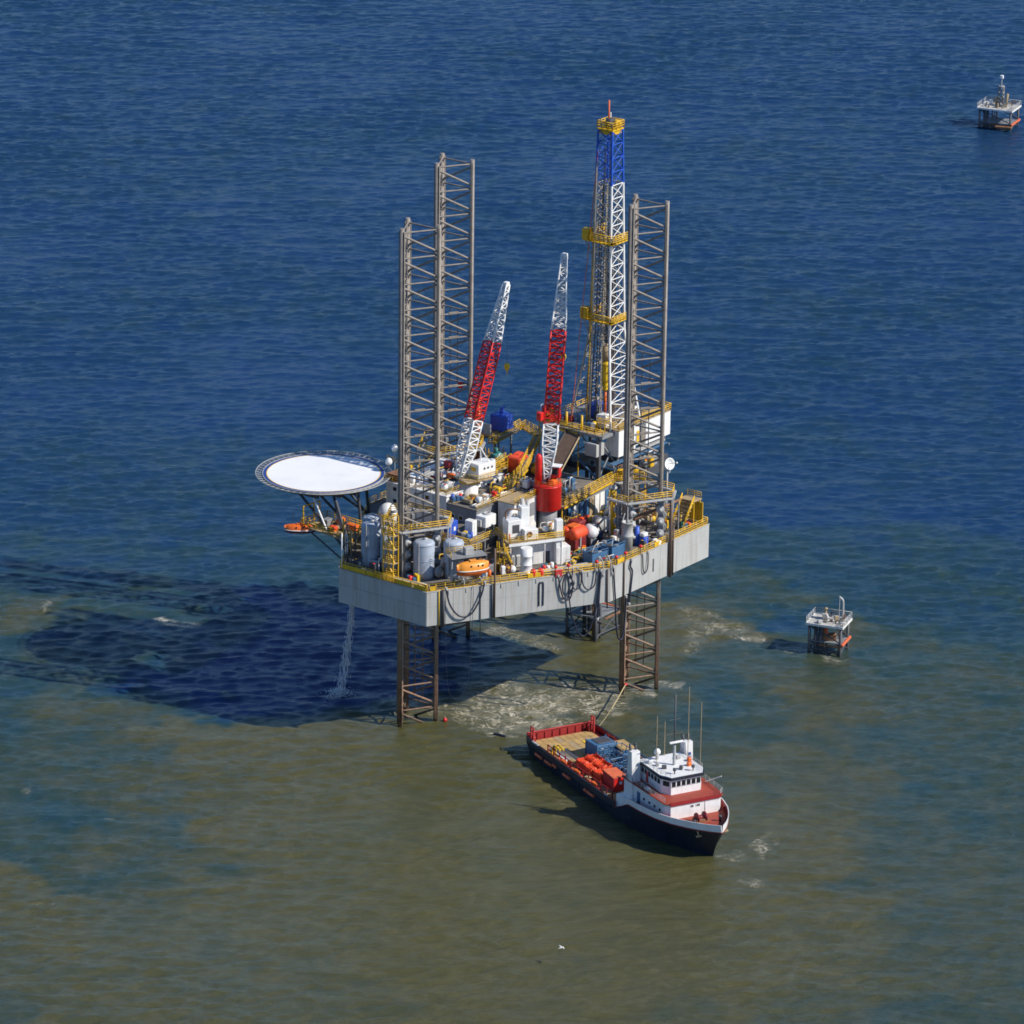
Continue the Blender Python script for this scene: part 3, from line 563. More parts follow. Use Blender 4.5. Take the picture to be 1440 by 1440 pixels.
# raised bow deck with blue container and plant
t = Thing('raised_platform', 'raised grey platform with yellow rail between silos and quarters block', 'platform', RIG, (-17, -4, ZD))
t.box('floor', (-16.2, -4.6, 33.2), (9.4, 9.6, .25), 'deck', 0, .03)
for x in (-20.6, -16.4, -12.0):
    for y in (-9.1, -4.4, -.2): t.bar('post', (x, y, ZD), (x, y, 33.1), .16, 'grey')
t.rail([(-20.9, .1, 33.32), (-20.9, -9.3, 33.32), (-11.6, -9.3, 33.32)], h=1.15, r=.065)
t.box('edge_beam', (-20.95, -4.6, 33.0), (.12, 9.6, .45), 'yellow', 0, .02)
t = Thing('blue_container', 'blue steel container on the raised platform right of the bow leg', 'container', RIG, (-18.9, -2.9, 33.3))
b_ = t.box('body', (-18.9, -2.7, 34.7), (2.5, 3.0, 2.7), 'blue', 0, .06)
t.box('roof_unit', (-18.9, -2.6, 36.25), (1.6, 1.9, .35), 'cwhite', 0, .05); t.box('placard', (-18.6, -4.22, 34.7), (.55, .05, .7), 'cwhite', 0, .01, parent=b_)
for y in (-4.1, -1.3): t.box('corner_post', (-20.13, y, 34.7), (.1, .14, 2.65), 'steelblue', 0, .01)
t = Thing('white_cabinet', 'upright white cabinet standing right of the blue container', 'cabinet', RIG, (-16.6, -6.2, 33.3))
t.box('body', (-16.6, -6.2, 34.8), (1.3, 1.7, 2.8), 'cwhite', 0, .06); t.box('door', (-16.4, -7.07, 34.8), (.7, .05, 2.2), 'white', 0, .01); t.box('plinth', (-16.6, -6.2, 33.4), (1.4, 1.8, .2), 'grey', 0, .01)
t = Thing('air_handler', 'boxy white air handling unit on legs beside the upright white cabinet', 'machine', RIG, (-12.6, -6.4, 33.3))
t.box('body', (-12.6, -6.4, 35.2), (3.0, 2.2, 2.0), 'cwhite', 0, .08); t.box('duct', (-14.4, -6.2, 35.1), (.7, 1.3, 1.2), 'galv', 0, .06)
for x in (-13.8, -11.4):
    for y in (-7.2, -5.6): t.bar('leg', (x, y, 33.3), (x, y, 34.3), .09, 'grey')
t.mb('fan', MB().lathe((-12.3, -6.4, 36.2), [(.7, 0), (.7, .22), (.5, .25), (.45, .1), (0, .12)], 16), 'galv')

# lifeboats
def lifeboat(t, c, L, W, H, mat, low):
    """closed boat: hull and canopy lofted from sections, x along its length"""
    def loft(zs, f):
        n = 13; mb = MB(); vs = []; m = len(zs)
        for i in range(n):
            u = -1 + 2 * i / (n - 1); k = max(0.02, 1 - abs(u) ** 2.6)
            for (wy, z) in zs:
                vs.append((c[0] + u * L / 2, c[1] + wy * W / 2 * k ** .55, c[2] + z * H + f * (1 - k ** .5) * H))
        fs = [(i * m + j, i * m + j + 1, i * m + m + j + 1, i * m + m + j) for i in range(n - 1) for j in range(m - 1)]
        fs += [tuple(range(m)), tuple(range((n - 1) * m + m - 1, (n - 1) * m - 1, -1))]
        return mb.add(vs, fs, True)
    hull = [(1, .42), (.96, .28), (.75, .10), (.3, 0), (0, -.03), (-.3, 0), (-.75, .10), (-.96, .28), (-1, .42)]
    can = [(-.98, .43), (-.93, .62), (-.72, .86), (-.35, .97), (0, 1.0), (.35, .97), (.72, .86), (.93, .62), (.98, .43)]
    h = t.mb('boat_hull', loft(hull, .22), low); k = t.mb('canopy', loft(can, -.18), mat)
    n = 13; pts = [(-1 + 2 * i / (n - 1)) for i in range(n)]
    gw = MB()
    for s_ in (-1, 1): gw.path([(c[0] + u * L / 2, c[1] + s_ * W / 2 * (max(.02, 1 - abs(u) ** 2.6)) ** .55 * 1.02, c[2] + .43 * H) for u in pts], .10, 6)
    t.mb('gunwale', gw, 'white')
    for u, s_ in ((-.22, -1), (.22, -1), (.5, -1)):
        t.mb('port_light', MB().lathe((c[0] + u * L / 2, c[1] + s_ * W * .405, c[2] + .74 * H), [(.17, -.1), (.17, .06), (0, .07)], 10, axis=(0, -1, .7)), 'glass', parent=k)
    t.box('hatch', (c[0], c[1], c[2] + 1.02 * H), (L * .22, W * .38, .22), mat, 0, .06)
    return h, k
pe = edge(side='FM', f=.245, out=.3)
ang = math.atan2(-17.2, 29.5)
t = Thing('lifeboat', 'enclosed orange lifeboat hung over the front rail right of the silos', 'lifeboat', RIG, (pe.x, pe.y, 30.6), rz=ang, group='lifeboats of the rig', rel=True)
lifeboat(t, (0, 0, 0), 5.9, 2.4, 2.6, 'boat', 'orange')
t.box('keel_skid', (0.9, 0, -.15), (1.2, .5, .3), 'orange', 0, .05)
dv = Thing('lifeboat_davit', 'white and dark davit frame holding the front orange lifeboat', 'davit', RIG, (pe.x, pe.y, ZD), rz=ang, rel=True)
for s_ in (-1, 1):
    x = s_ * 3.15
    dv.bar('davit_arm', (x, 1.9, 0), (x, 1.7, 4.6), .15, 'galv'); dv.bar('davit_head', (x, 1.9, 4.7), (x * .8, -.1, 4.9), .13, 'dark'); dv.bar('fall_wire', (x * .8, -.1, 4.9), (x * .7, -.1, 3.6), .04, 'dark')
    dv.bar('cradle_arm', (x * .75, 1.4, .1), (x * .35, -.5, 1.9), .10, 'cwhite'); dv.bar('cradle_foot', (x * .35, .9, .1), (x * .6, -.5, 1.9), .09, 'cwhite')
dv.bar('davit_beam', (-3.15, 1.8, 4.6), (3.15, 1.8, 4.6), .13, 'dark')
dv.box('davit_deck', (0, 2.8, 4.9), (6.6, 2.6, .16), 'grey', 0, .02)
dv.rail([(-3.3, 1.6, 5.0), (-3.3, 4.1, 5.0), (3.3, 4.1, 5.0)], h=1.1)
dv.box('winch_box', (.4, 3.0, 5.6), (1.6, 1.3, 1.3), 'galv', 0, .06)
# port boat station below the helideck
t = Thing('boat_station', 'yellow-railed boat station hanging out below the helideck', 'platform', RIG, (-24, 16, ZD))
t.box('floor', (-24.6, 17.4, 31.4), (6.0, 10.5, .2), 'tan', R(-8), .03)
t.rail([(-27.9, 12.6, 31.5), (-27.2, 23.2, 31.5), (-21.0, 22.2, 31.5), (-21.6, 11.9, 31.5)], closed=True, h=1.3, r=.08)
for p, q in (((-27, 22.2, 31.3), (-27.4, 12.8, 27)), ((-22, 21.8, 31.3), (-22, 15.8, 27)), ((-26, 13.5, 31.3), (-26.5, 13.3, ZD)), ((-22, 15, 31.3), (-22, 15.0, ZD))): t.bar('strut', p, q, .15, 'dark')
for x, y in ((-27.2, 22.6), (-23.0, 22.3), (-27.6, 13.2), (-24.5, 22.4)): t.bar('davit_post', (x, y, 31.5), (x, y, 35.2), .14, 'yellow')
t.bar('davit_cross', (-27.2, 22.6, 35.2), (-23.0, 22.3, 35.2), .13, 'yellow'); t.box('winch', (-24.2, 19.6, 32.2), (1.6, 1.2, 1.2), 'grey', 0, .08); t.box('locker', (-23.4, 14.6, 32.1), (1.1, 2.2, 1.1), 'orange', 0, .06); t.box('locker', (-25.8, 16.9, 32.0), (1.0, 1.2, .9), 'tarp', 0, .06)
t = Thing('rescue_boat', 'small orange-red rescue boat slung outside the station below the helideck', 'lifeboat', RIG, (-27.4, 23.2, 30.2), rz=R(-52), group='lifeboats of the rig', rel=True)
lifeboat(t, (0, 0, 0), 5.4, 2.2, 1.7, 'orange', 'maroon'); t.bar('sling', (-1.2, 0, 1.5), (-1.2, .4, 4.0), .04, 'dark'); t.bar('sling', (1.2, 0, 1.5), (1.2, .4, 4.0), .04, 'dark')
t = Thing('life_raft', 'orange life raft canister on the boat station rail', 'life raft', RIG, (-22.3, 18.2, 31.5))
t.mb('canister', MB().lathe((-23.0, 18.2, 32.2), [(0, 0), (.5, .1), (.58, .3), (.58, 1.3), (.5, 1.5), (0, 1.6)], 16, axis=(1, 0, 0)), 'orange'); t.box('cradle', (-22.2, 18.2, 31.7), (1.3, .8, .4), 'galv', 0, .03)
# pipe frame at the left bow corner
t = Thing('hose_rack', 'dark pipe frame with white hose at the left end of the bow', 'pipe rack', RIG, (-29.8, 8.4, ZD))
for x, y in ((-32.6, 8.9), (-30.0, 10.3), (-32.4, 7.6), (-29.6, 9.0)): t.bar('post', (x, y, ZD), (x, y, ZD + 7.0), .12, 'dark')
for z in (2.2, 4.6, 7.0):
    t.bar('beam', (-32.6, 8.9, ZD + z), (-30.0, 10.3, ZD + z), .1, 'dark'); t.bar('beam', (-32.4, 7.6, ZD + z), (-32.6, 8.9, ZD + z), .1, 'dark')
t.mb('white_hose', MB().path(spline([(-31.9, 9.3, ZD + 2.0), (-31.9, 9.4, ZD + 5.0), (-31.4, 9.5, ZD + 5.8), (-30.9, 9.7, ZD + 5.0), (-30.9, 9.7, ZD + 2.0)], 5), .12, 6), 'cwhite')
t.mb('standpipe', MB().tube((-33.0, 9.2, ZD), (-33.0, 9.2, ZD + 6.4), .14, 8), 'cwhite')

# ---------------------------------------------------------------- cranes
def crane(name_lab, foot, tip, wid, cols, cuts, up_hint, nb):
    """lattice boom from foot to tip: chords and lacing in three colour lengths"""
    foot, tip = Vector(foot), Vector(tip); ax = (tip - foot); L = ax.length; ax.normalize()
    side = ax.cross(Vector(up_hint)).normalized(); upv = side.cross(ax).normalized()
    def half(s): return wid / 2 * min(1.0, .35 + s / (.16 * L) * .65, .34 + (L - s) / (.34 * L) * .66)
    def corner(s, k): h = half(s); a, b = ((1, 1), (1, -1), (-1, -1), (-1, 1))[k]; return foot + ax * s + side * (a * h * (1.0 if s > .16 * L else 1.15)) + upv * (b * h)
    return L, ax, side, upv, corner
def boom_parts(t, L, corner, cols, cuts, step=1.0, rc=.15, rl=.11):
    edges = [0] + [c * L for c in cuts] + [L]
    for ci in range(len(cols)):
        s0, s1 = edges[ci], edges[ci + 1]; mb = MB(); n = max(2, round((s1 - s0) / step))
        for k in range(4):
            for i in range(n):
                a, b = s0 + (s1 - s0) * i / n, s0 + (s1 - s0) * (i + 1) / n
                p, q = corner(a, k), corner(b, (k + 1) % 4)
                if i % 2: p, q = corner(a, (k + 1) % 4), corner(b, k)
                mb.tube(p, q, rl, 4, caps=False); mb.tube(corner(b, k), corner(b, (k + 1) % 4), rl, 4, caps=False)
        t.mb('boom_lacing', mb, cols[ci], kind='stuff')
        for k in range(4):
            pts = [corner(s0 + (s1 - s0) * i / 6, k) for i in range(7)]
            t.mb('boom_chord', MB().path(pts, rc, 6), cols[ci])
def hook(lab, tip, zhook, col='gold'):
    t = Thing('hook_block', lab, 'crane hook', RIG, (tip[0], tip[1], zhook - 1.2), group='crane hook blocks')
    for dy in (-.14, .14): t.bar('hoist_wire', (tip[0], tip[1] + dy, zhook), (tip[0], tip[1] + dy, tip[2] - .2), .022, 'dark')
    t.mb('block', MB().lathe((tip[0], tip[1], zhook), [(0, .45), (.3, .4), (.5, .1), (.5, -.3), (.33, -.8), (.15, -1.0)], 12), col)
    t.mb('hook', MB().path(spline([(tip[0], tip[1], zhook - .95), (tip[0], tip[1], zhook - 1.2), (tip[0] + .22, tip[1], zhook - 1.4), (tip[0] + .1, tip[1], zhook - 1.6), (tip[0] - .15, tip[1], zhook - 1.45)], 4), .07, 6), col)
def toloc(v): return RIG.inverted() @ Vector(v)
# left crane: white house, boom white-red-white
c1 = Vector((-5.6, 2.6, 0))
t = Thing('pedestal_crane', 'left crane with white machinery house and red and white lattice boom', 'crane', RIG, (c1.x, c1.y, ZD), group='pedestal cranes')
t.cyl('pedestal', (c1.x, c1.y, ZD), (c1.x, c1.y, 38.4), 1.5, 'white', 20)
t.mb('slew_ring', MB().lathe((c1.x, c1.y, 38.4), [(1.9, 0), (1.9, .5), (1.6, .55)], 24), 'yellow')
t.box('slew_deck', (c1.x + .6, c1.y - .4, 39.05), (5.6, 4.4, .22), 'tan', R(-20), .03)
hs = t.box('machinery_house', (c1.x + 1.9, c1.y - 1.2, 40.55), (4.0, 2.9, 2.7), 'cwhite', R(-12), .09)
for u in (-1.2, -.4, .5): t.mb('port_hole', MB().lathe((c1.x + 1.9 + u + .3, c1.y - 2.75 - u * .2, 41.1), [(.2, 0), (.2, .08), (0, .09)], 10, axis=(-.2, -1, 0)), 'dark', parent=None)
t.box('louvre', (c1.x - .13, c1.y - .9, 40.9), (.06, 1.2, .7), 'yellow', R(-12), .01)
t.mb('exhaust_drum', MB().tube((c1.x + 3.9, c1.y - 2.0, 40.2), (c1.x + 3.9, c1.y - 2.0, 41.9), .5, 14), 'cwhite')
f1 = Vector((-7.2, 3.6, 39.3)); tp = f1 + RIG.to_3x3().inverted() @ Vector((7.8, 8.4, 33.0))
G = crane('', f1, tp, 2.3, None, None, (0, 0, 1), 0)
boom_parts(t, G[0], G[4], ('cwhite', 'red', 'cwhite'), (.30, .70))
t.mb('boom_tip', MB().box(tuple(tp), (.9, .9, .8), 0, .1), 'cwhite')
gt = Vector((c1.x + 1.6, c1.y - 1.0, 44.6))
for dy in (-.9, .9): t.bar('gantry_leg', (c1.x + 2.6, c1.y - 1.4 + dy, 41.8), tuple(gt), .11, 'cwhite')
for dy in (-.25, .25): t.bar('luffing_wire', tuple(gt + Vector((0, dy, 0))), tuple(tp + Vector((0, dy, 0))), .02, 'dark')
t.rail([(c1.x - 1.9, c1.y + .6, 39.2), (c1.x - 1.2, c1.y - 2.6, 39.2), (c1.x + 3.6, c1.y - 3.4, 39.2)], h=1.1)
hook('yellow hook block hanging beside the left crane boom', tp + Vector((.3, -.1, 0)), 57.3)
# right crane: red drum pedestal
c2 = Vector((1.9, -8.9, 0))
t = Thing('pedestal_crane', 'right crane on a big red drum with red cab and red and white boom', 'crane', RIG, (c2.x, c2.y, ZD), group='pedestal cranes')
t.cyl('pedestal', (c2.x, c2.y, ZD), (c2.x, c2.y, 34.3), 1.75, 'grey', 24)
t.mb('drum', MB().lathe((c2.x, c2.y, 34.0), [(2.25, 0), (2.45, .15), (2.45, 4.3), (2.5, 4.35), (2.5, 4.5), (0, 4.5)], 36), 'red')
t.mb('drum_rail', MB().rail([(c2.x + 2.35 * math.cos(R(a)), c2.y + 2.35 * math.sin(R(a)), 38.5) for a in range(0, 360, 30)], closed=True, h=.9, step=1.3, r=.05), 'orange')
t.mb('mast_column', MB().lathe((c2.x - 1.0, c2.y + 1.3, 38.5), [(.62, 0), (.62, 4.6), (.5, 5.2), (.2, 5.5), (0, 5.5)], 16), 'red')
t.box('cab', (c2.x + 1.2, c2.y - .9, 40.6), (1.5, 1.6, 2.0), 'red', R(20), .12)
cb = t.box('cab_window', (c2.x + .55, c2.y - 1.75, 40.8), (1.1, .08, 1.0), 'glass', R(20), .02)
t.box('cab_window', (c2.x + .42, c2.y - 1.2, 40.8), (.08, 1.2, 1.0), 'glass', R(20), .02); t.box('cab_roof', (c2.x + 1.2, c2.y - .9, 41.72), (1.8, 1.9, .2), 'cwhite', R(20), .06)
t.box('winch', (c2.x + .2, c2.y - 1.0, 39.0), (1.4, 1.2, .9), 'orange', 0, .1); t.box('winch', (c2.x + 1.7, c2.y + .8, 38.95), (1.2, 1.2, .8), 'red', 0, .1)
f2 = Vector((c2.x + .1, c2.y + .25, 39.2)); tp2 = f2 + RIG.to_3x3().inverted() @ Vector((2.5, 8.6, 38.2))
G = crane('', f2, tp2, 2.5, None, None, (0.6, -.8, .3), 0)
boom_parts(t, G[0], G[4], ('cwhite', 'red', 'cwhite'), (.25, .67), rc=.15)
t.mb('boom_tip', MB().box(tuple(tp2), (1.0, 1.0, 1.1), 0, .1), 'cwhite')
bb = G[4](G[0] * .27, 2); t.mb('boom_sheave', MB().box(tuple(bb + Vector((-.5, .5, .6))), (1.0, 1.0, 1.5), 0, .1), 'red')
for dy in (-.25, .25): t.bar('luffing_wire', (c2.x - 1.0, c2.y + 1.3 + dy, 43.6), tuple(tp2 + Vector((0, dy, 0))), .02, 'dark')
hook('yellow hook block hanging close to the right crane boom', tp2 + Vector((.1, -.05, 0)) + Vector((0, -.02, 0)), 59.2)
# far boom rest post, red ball
t = Thing('boom_rest', 'orange post with yellow collar behind the left crane boom', 'post', RIG, (21.0, 21.2, ZD))
t.cyl('post', (21.0, 21.2, ZD), (21.0, 21.2, 43.0), .62, 'orange', 14); t.mb('collar', MB().lathe((21.0, 21.2, 35.6), [(.65, 0), (1.3, .1), (1.3, .9), (.65, 1.2)], 16), 'yellow')
t.mb('saddle', MB().tube((21.6, 20.8, 36.3), (24.2, 17.4, 36.0), .62, 14), 'tan'); t.bar('brace', (21, 21.2, 31), (19, 17, ZD), .2, 'yellow')
t = Thing('signal_ball', 'small red ball on a bracket beside the rear leg, left of the left boom', 'signal', RIG, (13.5, 18.8, 47.5))
t.bar('bracket', (14.16, 17.8, 48.2), (13.6, 19.4, 48.2), .07, 'leg'); t.mb('ball', MB().lathe((13.5, 19.5, 47.3), [(0, 0), (.45, .15), (.6, .55), (.55, .95), (.35, 1.2), (0, 1.3)], 14), 'red')

# ---------------------------------------------------------------- port aft: blue tank room and catwalks
t = Thing('blue_tank', 'royal blue square tank with a stub on top, behind the left crane', 'tank', RIG, (24.6, 18.6, 36.8))
t.box('body', (24.8, 18.7, 38.4), (3.3, 3.0, 3.0), 'blue', 0, .18); t.cyl('stub', (24.8, 18.7, 39.9), (24.8, 18.7, 40.9), .42, 'blue', 12); t.box('stub_base', (24.8, 18.7, 39.95), (1.2, 1.0, .2), 'blue', 0, .05); t.mb('vent', MB().tube((24.8, 18.7, 40.9), (25.3, 18.5, 41.1), .2, 8), 'blue')
t = Thing('tank_stand', 'grey stand on legs carrying the royal blue tank', 'platform', RIG, (24.6, 18.6, ZD))
t.box('top', (24.0, 18.6, 36.6), (6.6, 4.6, .35), 'tan', 0, .04)
for x in (21.4, 25.2):
    for y in (16.8, 20.4): t.bar('leg', (x, y, ZD), (x, y, 36.5), .2, 'grey')
t.box('panel', (20.8, 18.9, 37.9), (.3, 1.6, 2.0), 'galv', 0, .05)
def walkway(lab, pts, w=1.1, rails=True, posts=True, mat='tan', zf=ZD):
    t = Thing('walkway', lab, 'walkway', RIG, (pts[0][0], pts[0][1], pts[0][2] - .2), group='yellow railed walkways')
    for a, b in zip(pts[:-1], pts[1:]):
        a, b = Vector(a), Vector(b); d = (b - a); n = Vector((-d.y, d.x, 0)).normalized() * (w / 2); m = (a + b) / 2
        rot = d.to_track_quat('X', 'Z').to_matrix()
        t.mb('deck_grating', MB().box(tuple(m), (d.length + .3, w, .12), mat=rot), mat)
        t.mb('side_beam', MB().box(tuple(m - n * 1.04 - Vector((0, 0, .1))), (d.length + .3, .09, .34), mat=rot).box(tuple(m + n * 1.04 - Vector((0, 0, .1))), (d.length + .3, .09, .34), mat=rot), 'yellow')
        if rails:
            t.mb('railing', MB().rail([a + n, b + n], h=1.15, step=1.6, r=.065), 'yellow'); t.mb('railing', MB().rail([a - n, b - n], h=1.15, step=1.6, r=.065), 'yellow')
        if posts:
            for p in (a, b): t.bar('post', (p.x, p.y, zf), (p.x, p.y, p.z - .1), .12, 'yellow')
    return t
walkway('curved yellow catwalk looping out behind the red tarpaulin', [(19.4, 17.0, 36.0), (31.0, 18.6, 36.0), (28.2, 12.8, 36.0), (20.0, 8.2, 36.0), (11.0, 3.4, 36.0)], posts=False)
walkway('yellow catwalk running from the left crane house towards the tarpaulin', [(11.0, 3.0, 36.2), (-1.2, -1.6, 36.4)])
walkway('yellow catwalk in front of the teal machine', [(16.5, 10.8, 35.0), (5.5, 8.6, 35.0)])
walkway('long yellow walkway along the white wall between right crane and right leg', [(3.4, -11.0, 34.2), (21.8, -9.0, 34.2)], zf=ZD)
walkway('short yellow walkway joining the right leg platform to the long walkway', [(21.8, -9.0, 34.2), (23.5, -14.5, 35.2)])
walkway('upper yellow walkway along the drill floor edge behind the right crane boom', [(24.0, 9.5, 41.6), (21.6, 5.6, 41.2), (21.6, -1.0, 41.2)], zf=33)
t = Thing('tarpaulin_box', 'bright red-orange tarpaulin covered box inside the curved catwalk', 'crate', RIG, (15.6, 8.0, 33.2))
cov = MB().box((15.6, 8.0, 35.0), (3.0, 2.8, 3.0), 0, .25)
t.mb('cover', cov, 'tarp'); t.box('fold', (14.6, 6.7, 34.6), (.9, .5, 1.9), 'tarp', R(20), .12); t.box('flap', (16.6, 8.6, 36.4), (1.8, 1.4, .5), 'tarp', R(10), .12); t.box('pallet', (15.6, 8.0, 33.3), (3.2, 3.0, .3), 'rust', 0, .03)
t = Thing('teal_machine', 'teal green pump unit behind the left crane house', 'pump', RIG, (16.4, 13.4, 33.2))
t.mb('casing', MB().lathe((15.3, 13.4, 34.6), [(0, 0), (1.0, .05), (1.1, .3), (1.1, 1.9), (.8, 2.3), (0, 2.4)], 18, axis=(1, 0, 0)), 'teal'); t.box('base', (16.5, 13.4, 33.5), (3.2, 2.0, .6), 'dark', 0, .04); t.mb('inlet', MB().tube((16.3, 13.4, 35.4), (16.3, 13.4, 36.6), .32, 10), 'teal')
t = Thing('blue_bin', 'small open blue bin right of the teal pump', 'bin', RIG, (21.5, 10.2, 33.2))
t.box('body', (21.5, 10.4, 34.0), (2.2, 1.9, 1.4), 'blue', R(12), .06); t.box('load', (21.5, 10.4, 34.75), (1.7, 1.4, .3), 'galv', R(12), .1); t.box('rim', (21.5, 10.4, 34.68), (2.35, 2.05, .1), 'blue', R(12), .02)
t = Thing('rusty_skid', 'rust brown equipment skid between teal pump and red tarpaulin', 'machine', RIG, (19.2, 10.8, 33.2))
t.box('base', (18.6, 12.0, 33.6), (4.0, 2.2, .6), 'rust', R(15), .05); t.box('block', (18.2, 12.0, 34.4), (1.6, 1.4, 1.0), 'rust', R(15), .08); t.cyl('roller', (19.6, 11.2, 34.3), (19.9, 13.0, 34.3), .45, 'orange', 12)
t = Thing('pipe_deck', 'dark pipe deck between the cranes and the drill floor', 'platform', RIG, (13, 2, ZD))
t.box('floor', (11.0, 2.5, 33.0), (20, 22, .3), 'deck', 0, .03)
for x in (2, 8, 14, 20):
    for y in (-7.8, -2, 5, 12.5): t.bar('post', (x, y, ZD), (x, y, 32.9), .25, 'dark')
for y in (-8.4, 13.4): t.box('girder', (11.0, y, 32.4), (20, .3, .9), 'grey', 0, .03)
pipes = []
for k in range(9):
    for z in range(2 if k % 3 else 3):
        o = Thing('drill_pipe', 'brown drill pipe lying in the rack on the dark pipe deck', 'pipe', RIG, (3.4, -1.6 + k * .36, 33.3 + z * .3), group='drill pipes in the rack')
        o.cyl('tube', (3.4, -1.6 + k * .36, 33.33 + z * .3), (12.4, -1.6 + k * .36, 33.33 + z * .3), .13, 'brown', 8); o.cyl('tool_joint', (12.4, -1.6 + k * .36, 33.33 + z * .3), (12.9, -1.6 + k * .36, 33.33 + z * .3), .17, 'galv', 8)
# cantilever and drill floor
t = Thing('drilling_cantilever', 'dark steel cantilever and substructure carrying the drill floor over the stern', 'substructure', RIG, (26, 0, ZD))
for y in (-6.0, 6.0): t.box('main_girder', (24.0, y, 31.6), (36, .8, 3.0), 'dark', 0, .05)
for x in (21.5, 28.0, 34.5):
    t.box('cross_girder', (x, 0, 32.4), (.6, 11.4, 1.2), 'dark', 0, .04)
    for y in (-5.6, 5.6): t.box('column', (x, y, 37.2), (.7, .7, 8.2), 'dark', 0, .05)
for y in (-5.6, 5.6):
    for x in (21.5, 28.0): t.bar('brace', (x, y, 33.4), (x + 6.5, y, 41), .18, 'grey'); t.bar('brace', (x + 6.5, y, 33.4), (x, y, 41), .18, 'grey')
for x in (21.3,):
    t.bar('brace', (x, -5.6, 33.4), (x, 5.6, 41), .18, 'steelblue'); t.bar('brace', (x, 5.6, 33.4), (x, -5.6, 41), .18, 'steelblue')
t.box('drill_floor', (28.4, 0.2, 41.3), (14.4, 13.6, .6), 'grey', 0, .05)
t.rail([(21.3, -6.6, 41.6), (21.3, 7.0, 41.6), (35.4, 7.0, 41.6), (35.4, -6.6, 41.6)], h=1.2, r=.07)
for k in range(6): t.box('floor_mat', (22.4 + k * 2.2, -3.8, 41.63), (2.1, 3.6, .05), 'tan', 0, .01)
t.box('windlass', (23.2, 5.2, 42.3), (1.6, 1.4, 1.4), 'red', 0, .1); t.box('winch', (24.6, 3.4, 42.2), (1.4, 1.4, 1.2), 'maroon', 0, .1)
t.mb('yellow_spool', MB().lathe((22.6, 7.4, 42.6), [(1.0, 0), (1.0, .15), (.55, .2), (.55, 1.2), (1.0, 1.25), (1.0, 1.4)], 16, axis=(.6, -.8, 0)), 'yellow')
for p in ((22.0, -1.4), (22.0, 2.0)): t.cyl('ramp_post', (p[0], p[1], 40.6), (p[0], p[1], 44.4), .22, 'yellow', 8)
rp = MB(); A = Vector((7.4, -3.0, 33.2)); B = Vector((21.4, -.2, 41.2)); d = B - A; n = Vector((-d.y, d.x, 0)).normalized()
t.mb('pipe_ramp', MB().box(tuple((A + B) / 2), (d.length, 3.0, .25), mat=d.to_track_quat('X', 'Z').to_matrix()), 'brown')
for s_ in (-1, 1): t.mb('ramp_rail', MB().tube(A + n * 1.55 * s_ + Vector((0, 0, .25)), B + n * 1.55 * s_ + Vector((0, 0, .25)), .16, 6), 'tan' if s_ < 0 else 'dark')
t.box('doghouse', (21.6, -4.6, 38.9), (2.4, 2.6, 2.3), 'hull', 0, .06); t.box('doghouse_rail', (20.35, -4.6, 40.2), (.2, 2.9, .25), 'cwhite', 0, .02)
hs = Thing('wind_wall_house', 'long white house with yellow roof rail beside the derrick, behind the right leg', 'deckhouse', RIG, (33, -7, 36.9))
w = hs.box('front_wall', (27.5, -6.2, 39.4), (5.2, 2.7, 4.9), 'cwhite', 0, .06); w2 = hs.box('rear_wall', (37.0, -6.2, 39.6), (7.6, 2.7, 4.5), 'cwhite', 0, .06)
hs.box('recessed_wall', (31.6, -5.6, 39.4), (3.2, 1.5, 4.4), 'white', 0, .05); hs.box('door', (31.4, -6.38, 38.6), (.9, .08, 2.1), 'dark', 0, .02); hs.box('panel', (32.4, -6.38, 38.7), (.7, .08, 2.4), 'yellow', 0, .02)
hs.box('roof', (32.8, -6.1, 41.95), (16.2, 3.1, .14), 'tan', 0, .02); hs.rail([(24.8, -4.6, 42.02), (24.8, -7.6, 42.02), (40.8, -7.6, 42.02), (40.8, -4.6, 42.02)], h=1.2, r=.075)
for x in (26, 31, 36, 40): hs.bar('strut', (x, -6.9, 37.0), (x - 1, -6.2, 33.2), .16, 'grey')
hs.box('pipe_tray', (33.4, -7.0, 36.6), (12, 1.0, .3), 'galv', 0, .03)

# ---------------------------------------------------------------- derrick
DX, DY, DZ0, DZ1 = 29.2, -1.3, 41.6, 95.8
t = Thing('derrick', 'tall tapering drilling derrick with blue top and white right face', 'derrick', RIG, (DX, DY, DZ0))
def dh(z):
    u = (z - DZ0) / (DZ1 - DZ0); return 4.5 - (4.5 - 2.25) * min(1, u / .30) if u < .30 else 2.25 - (2.25 - 1.55) * (u - .30) / .70
def dc(z, k): h = dh(z); a, b = ((-1, -1), (1, -1), (1, 1), (-1, 1))[k]; return Vector((DX + a * h, DY + b * h, z))
NBD = 22; ZS = [DZ0 + (DZ1 - DZ0) * i / NBD for i in range(NBD + 1)]
for i in range(NBD):
    z0, z1 = ZS[i], ZS[i + 1]; blue = z0 > 84.2
    for k in range(4):
        k2 = (k + 1) % 4
        if blue: cm = bm_ = 'derblue'
        elif k == 0: cm = bm_ = 'cwhite'
        else: cm = 'cwhite' if k == 1 else 'mast'; bm_ = 'mast'
        t.bar('derrick_leg', dc(z0, k), dc(z1, k), .20 if not (k < 2 and not blue) else .23, 'derblue' if blue else ('cwhite' if k in (0, 1) else 'mast'), 4)
        if k == 3 and z0 < 56: continue     # open V-door on the bow side
        t.bar('girt', dc(z1, k), dc(z1, k2), .10, bm_, 4)
        t.bar('derrick_brace', dc(z0, k), dc(z1, k2), .085, bm_, 4); t.bar('derrick_brace', dc(z0, k2), dc(z1, k), .085, bm_, 4)
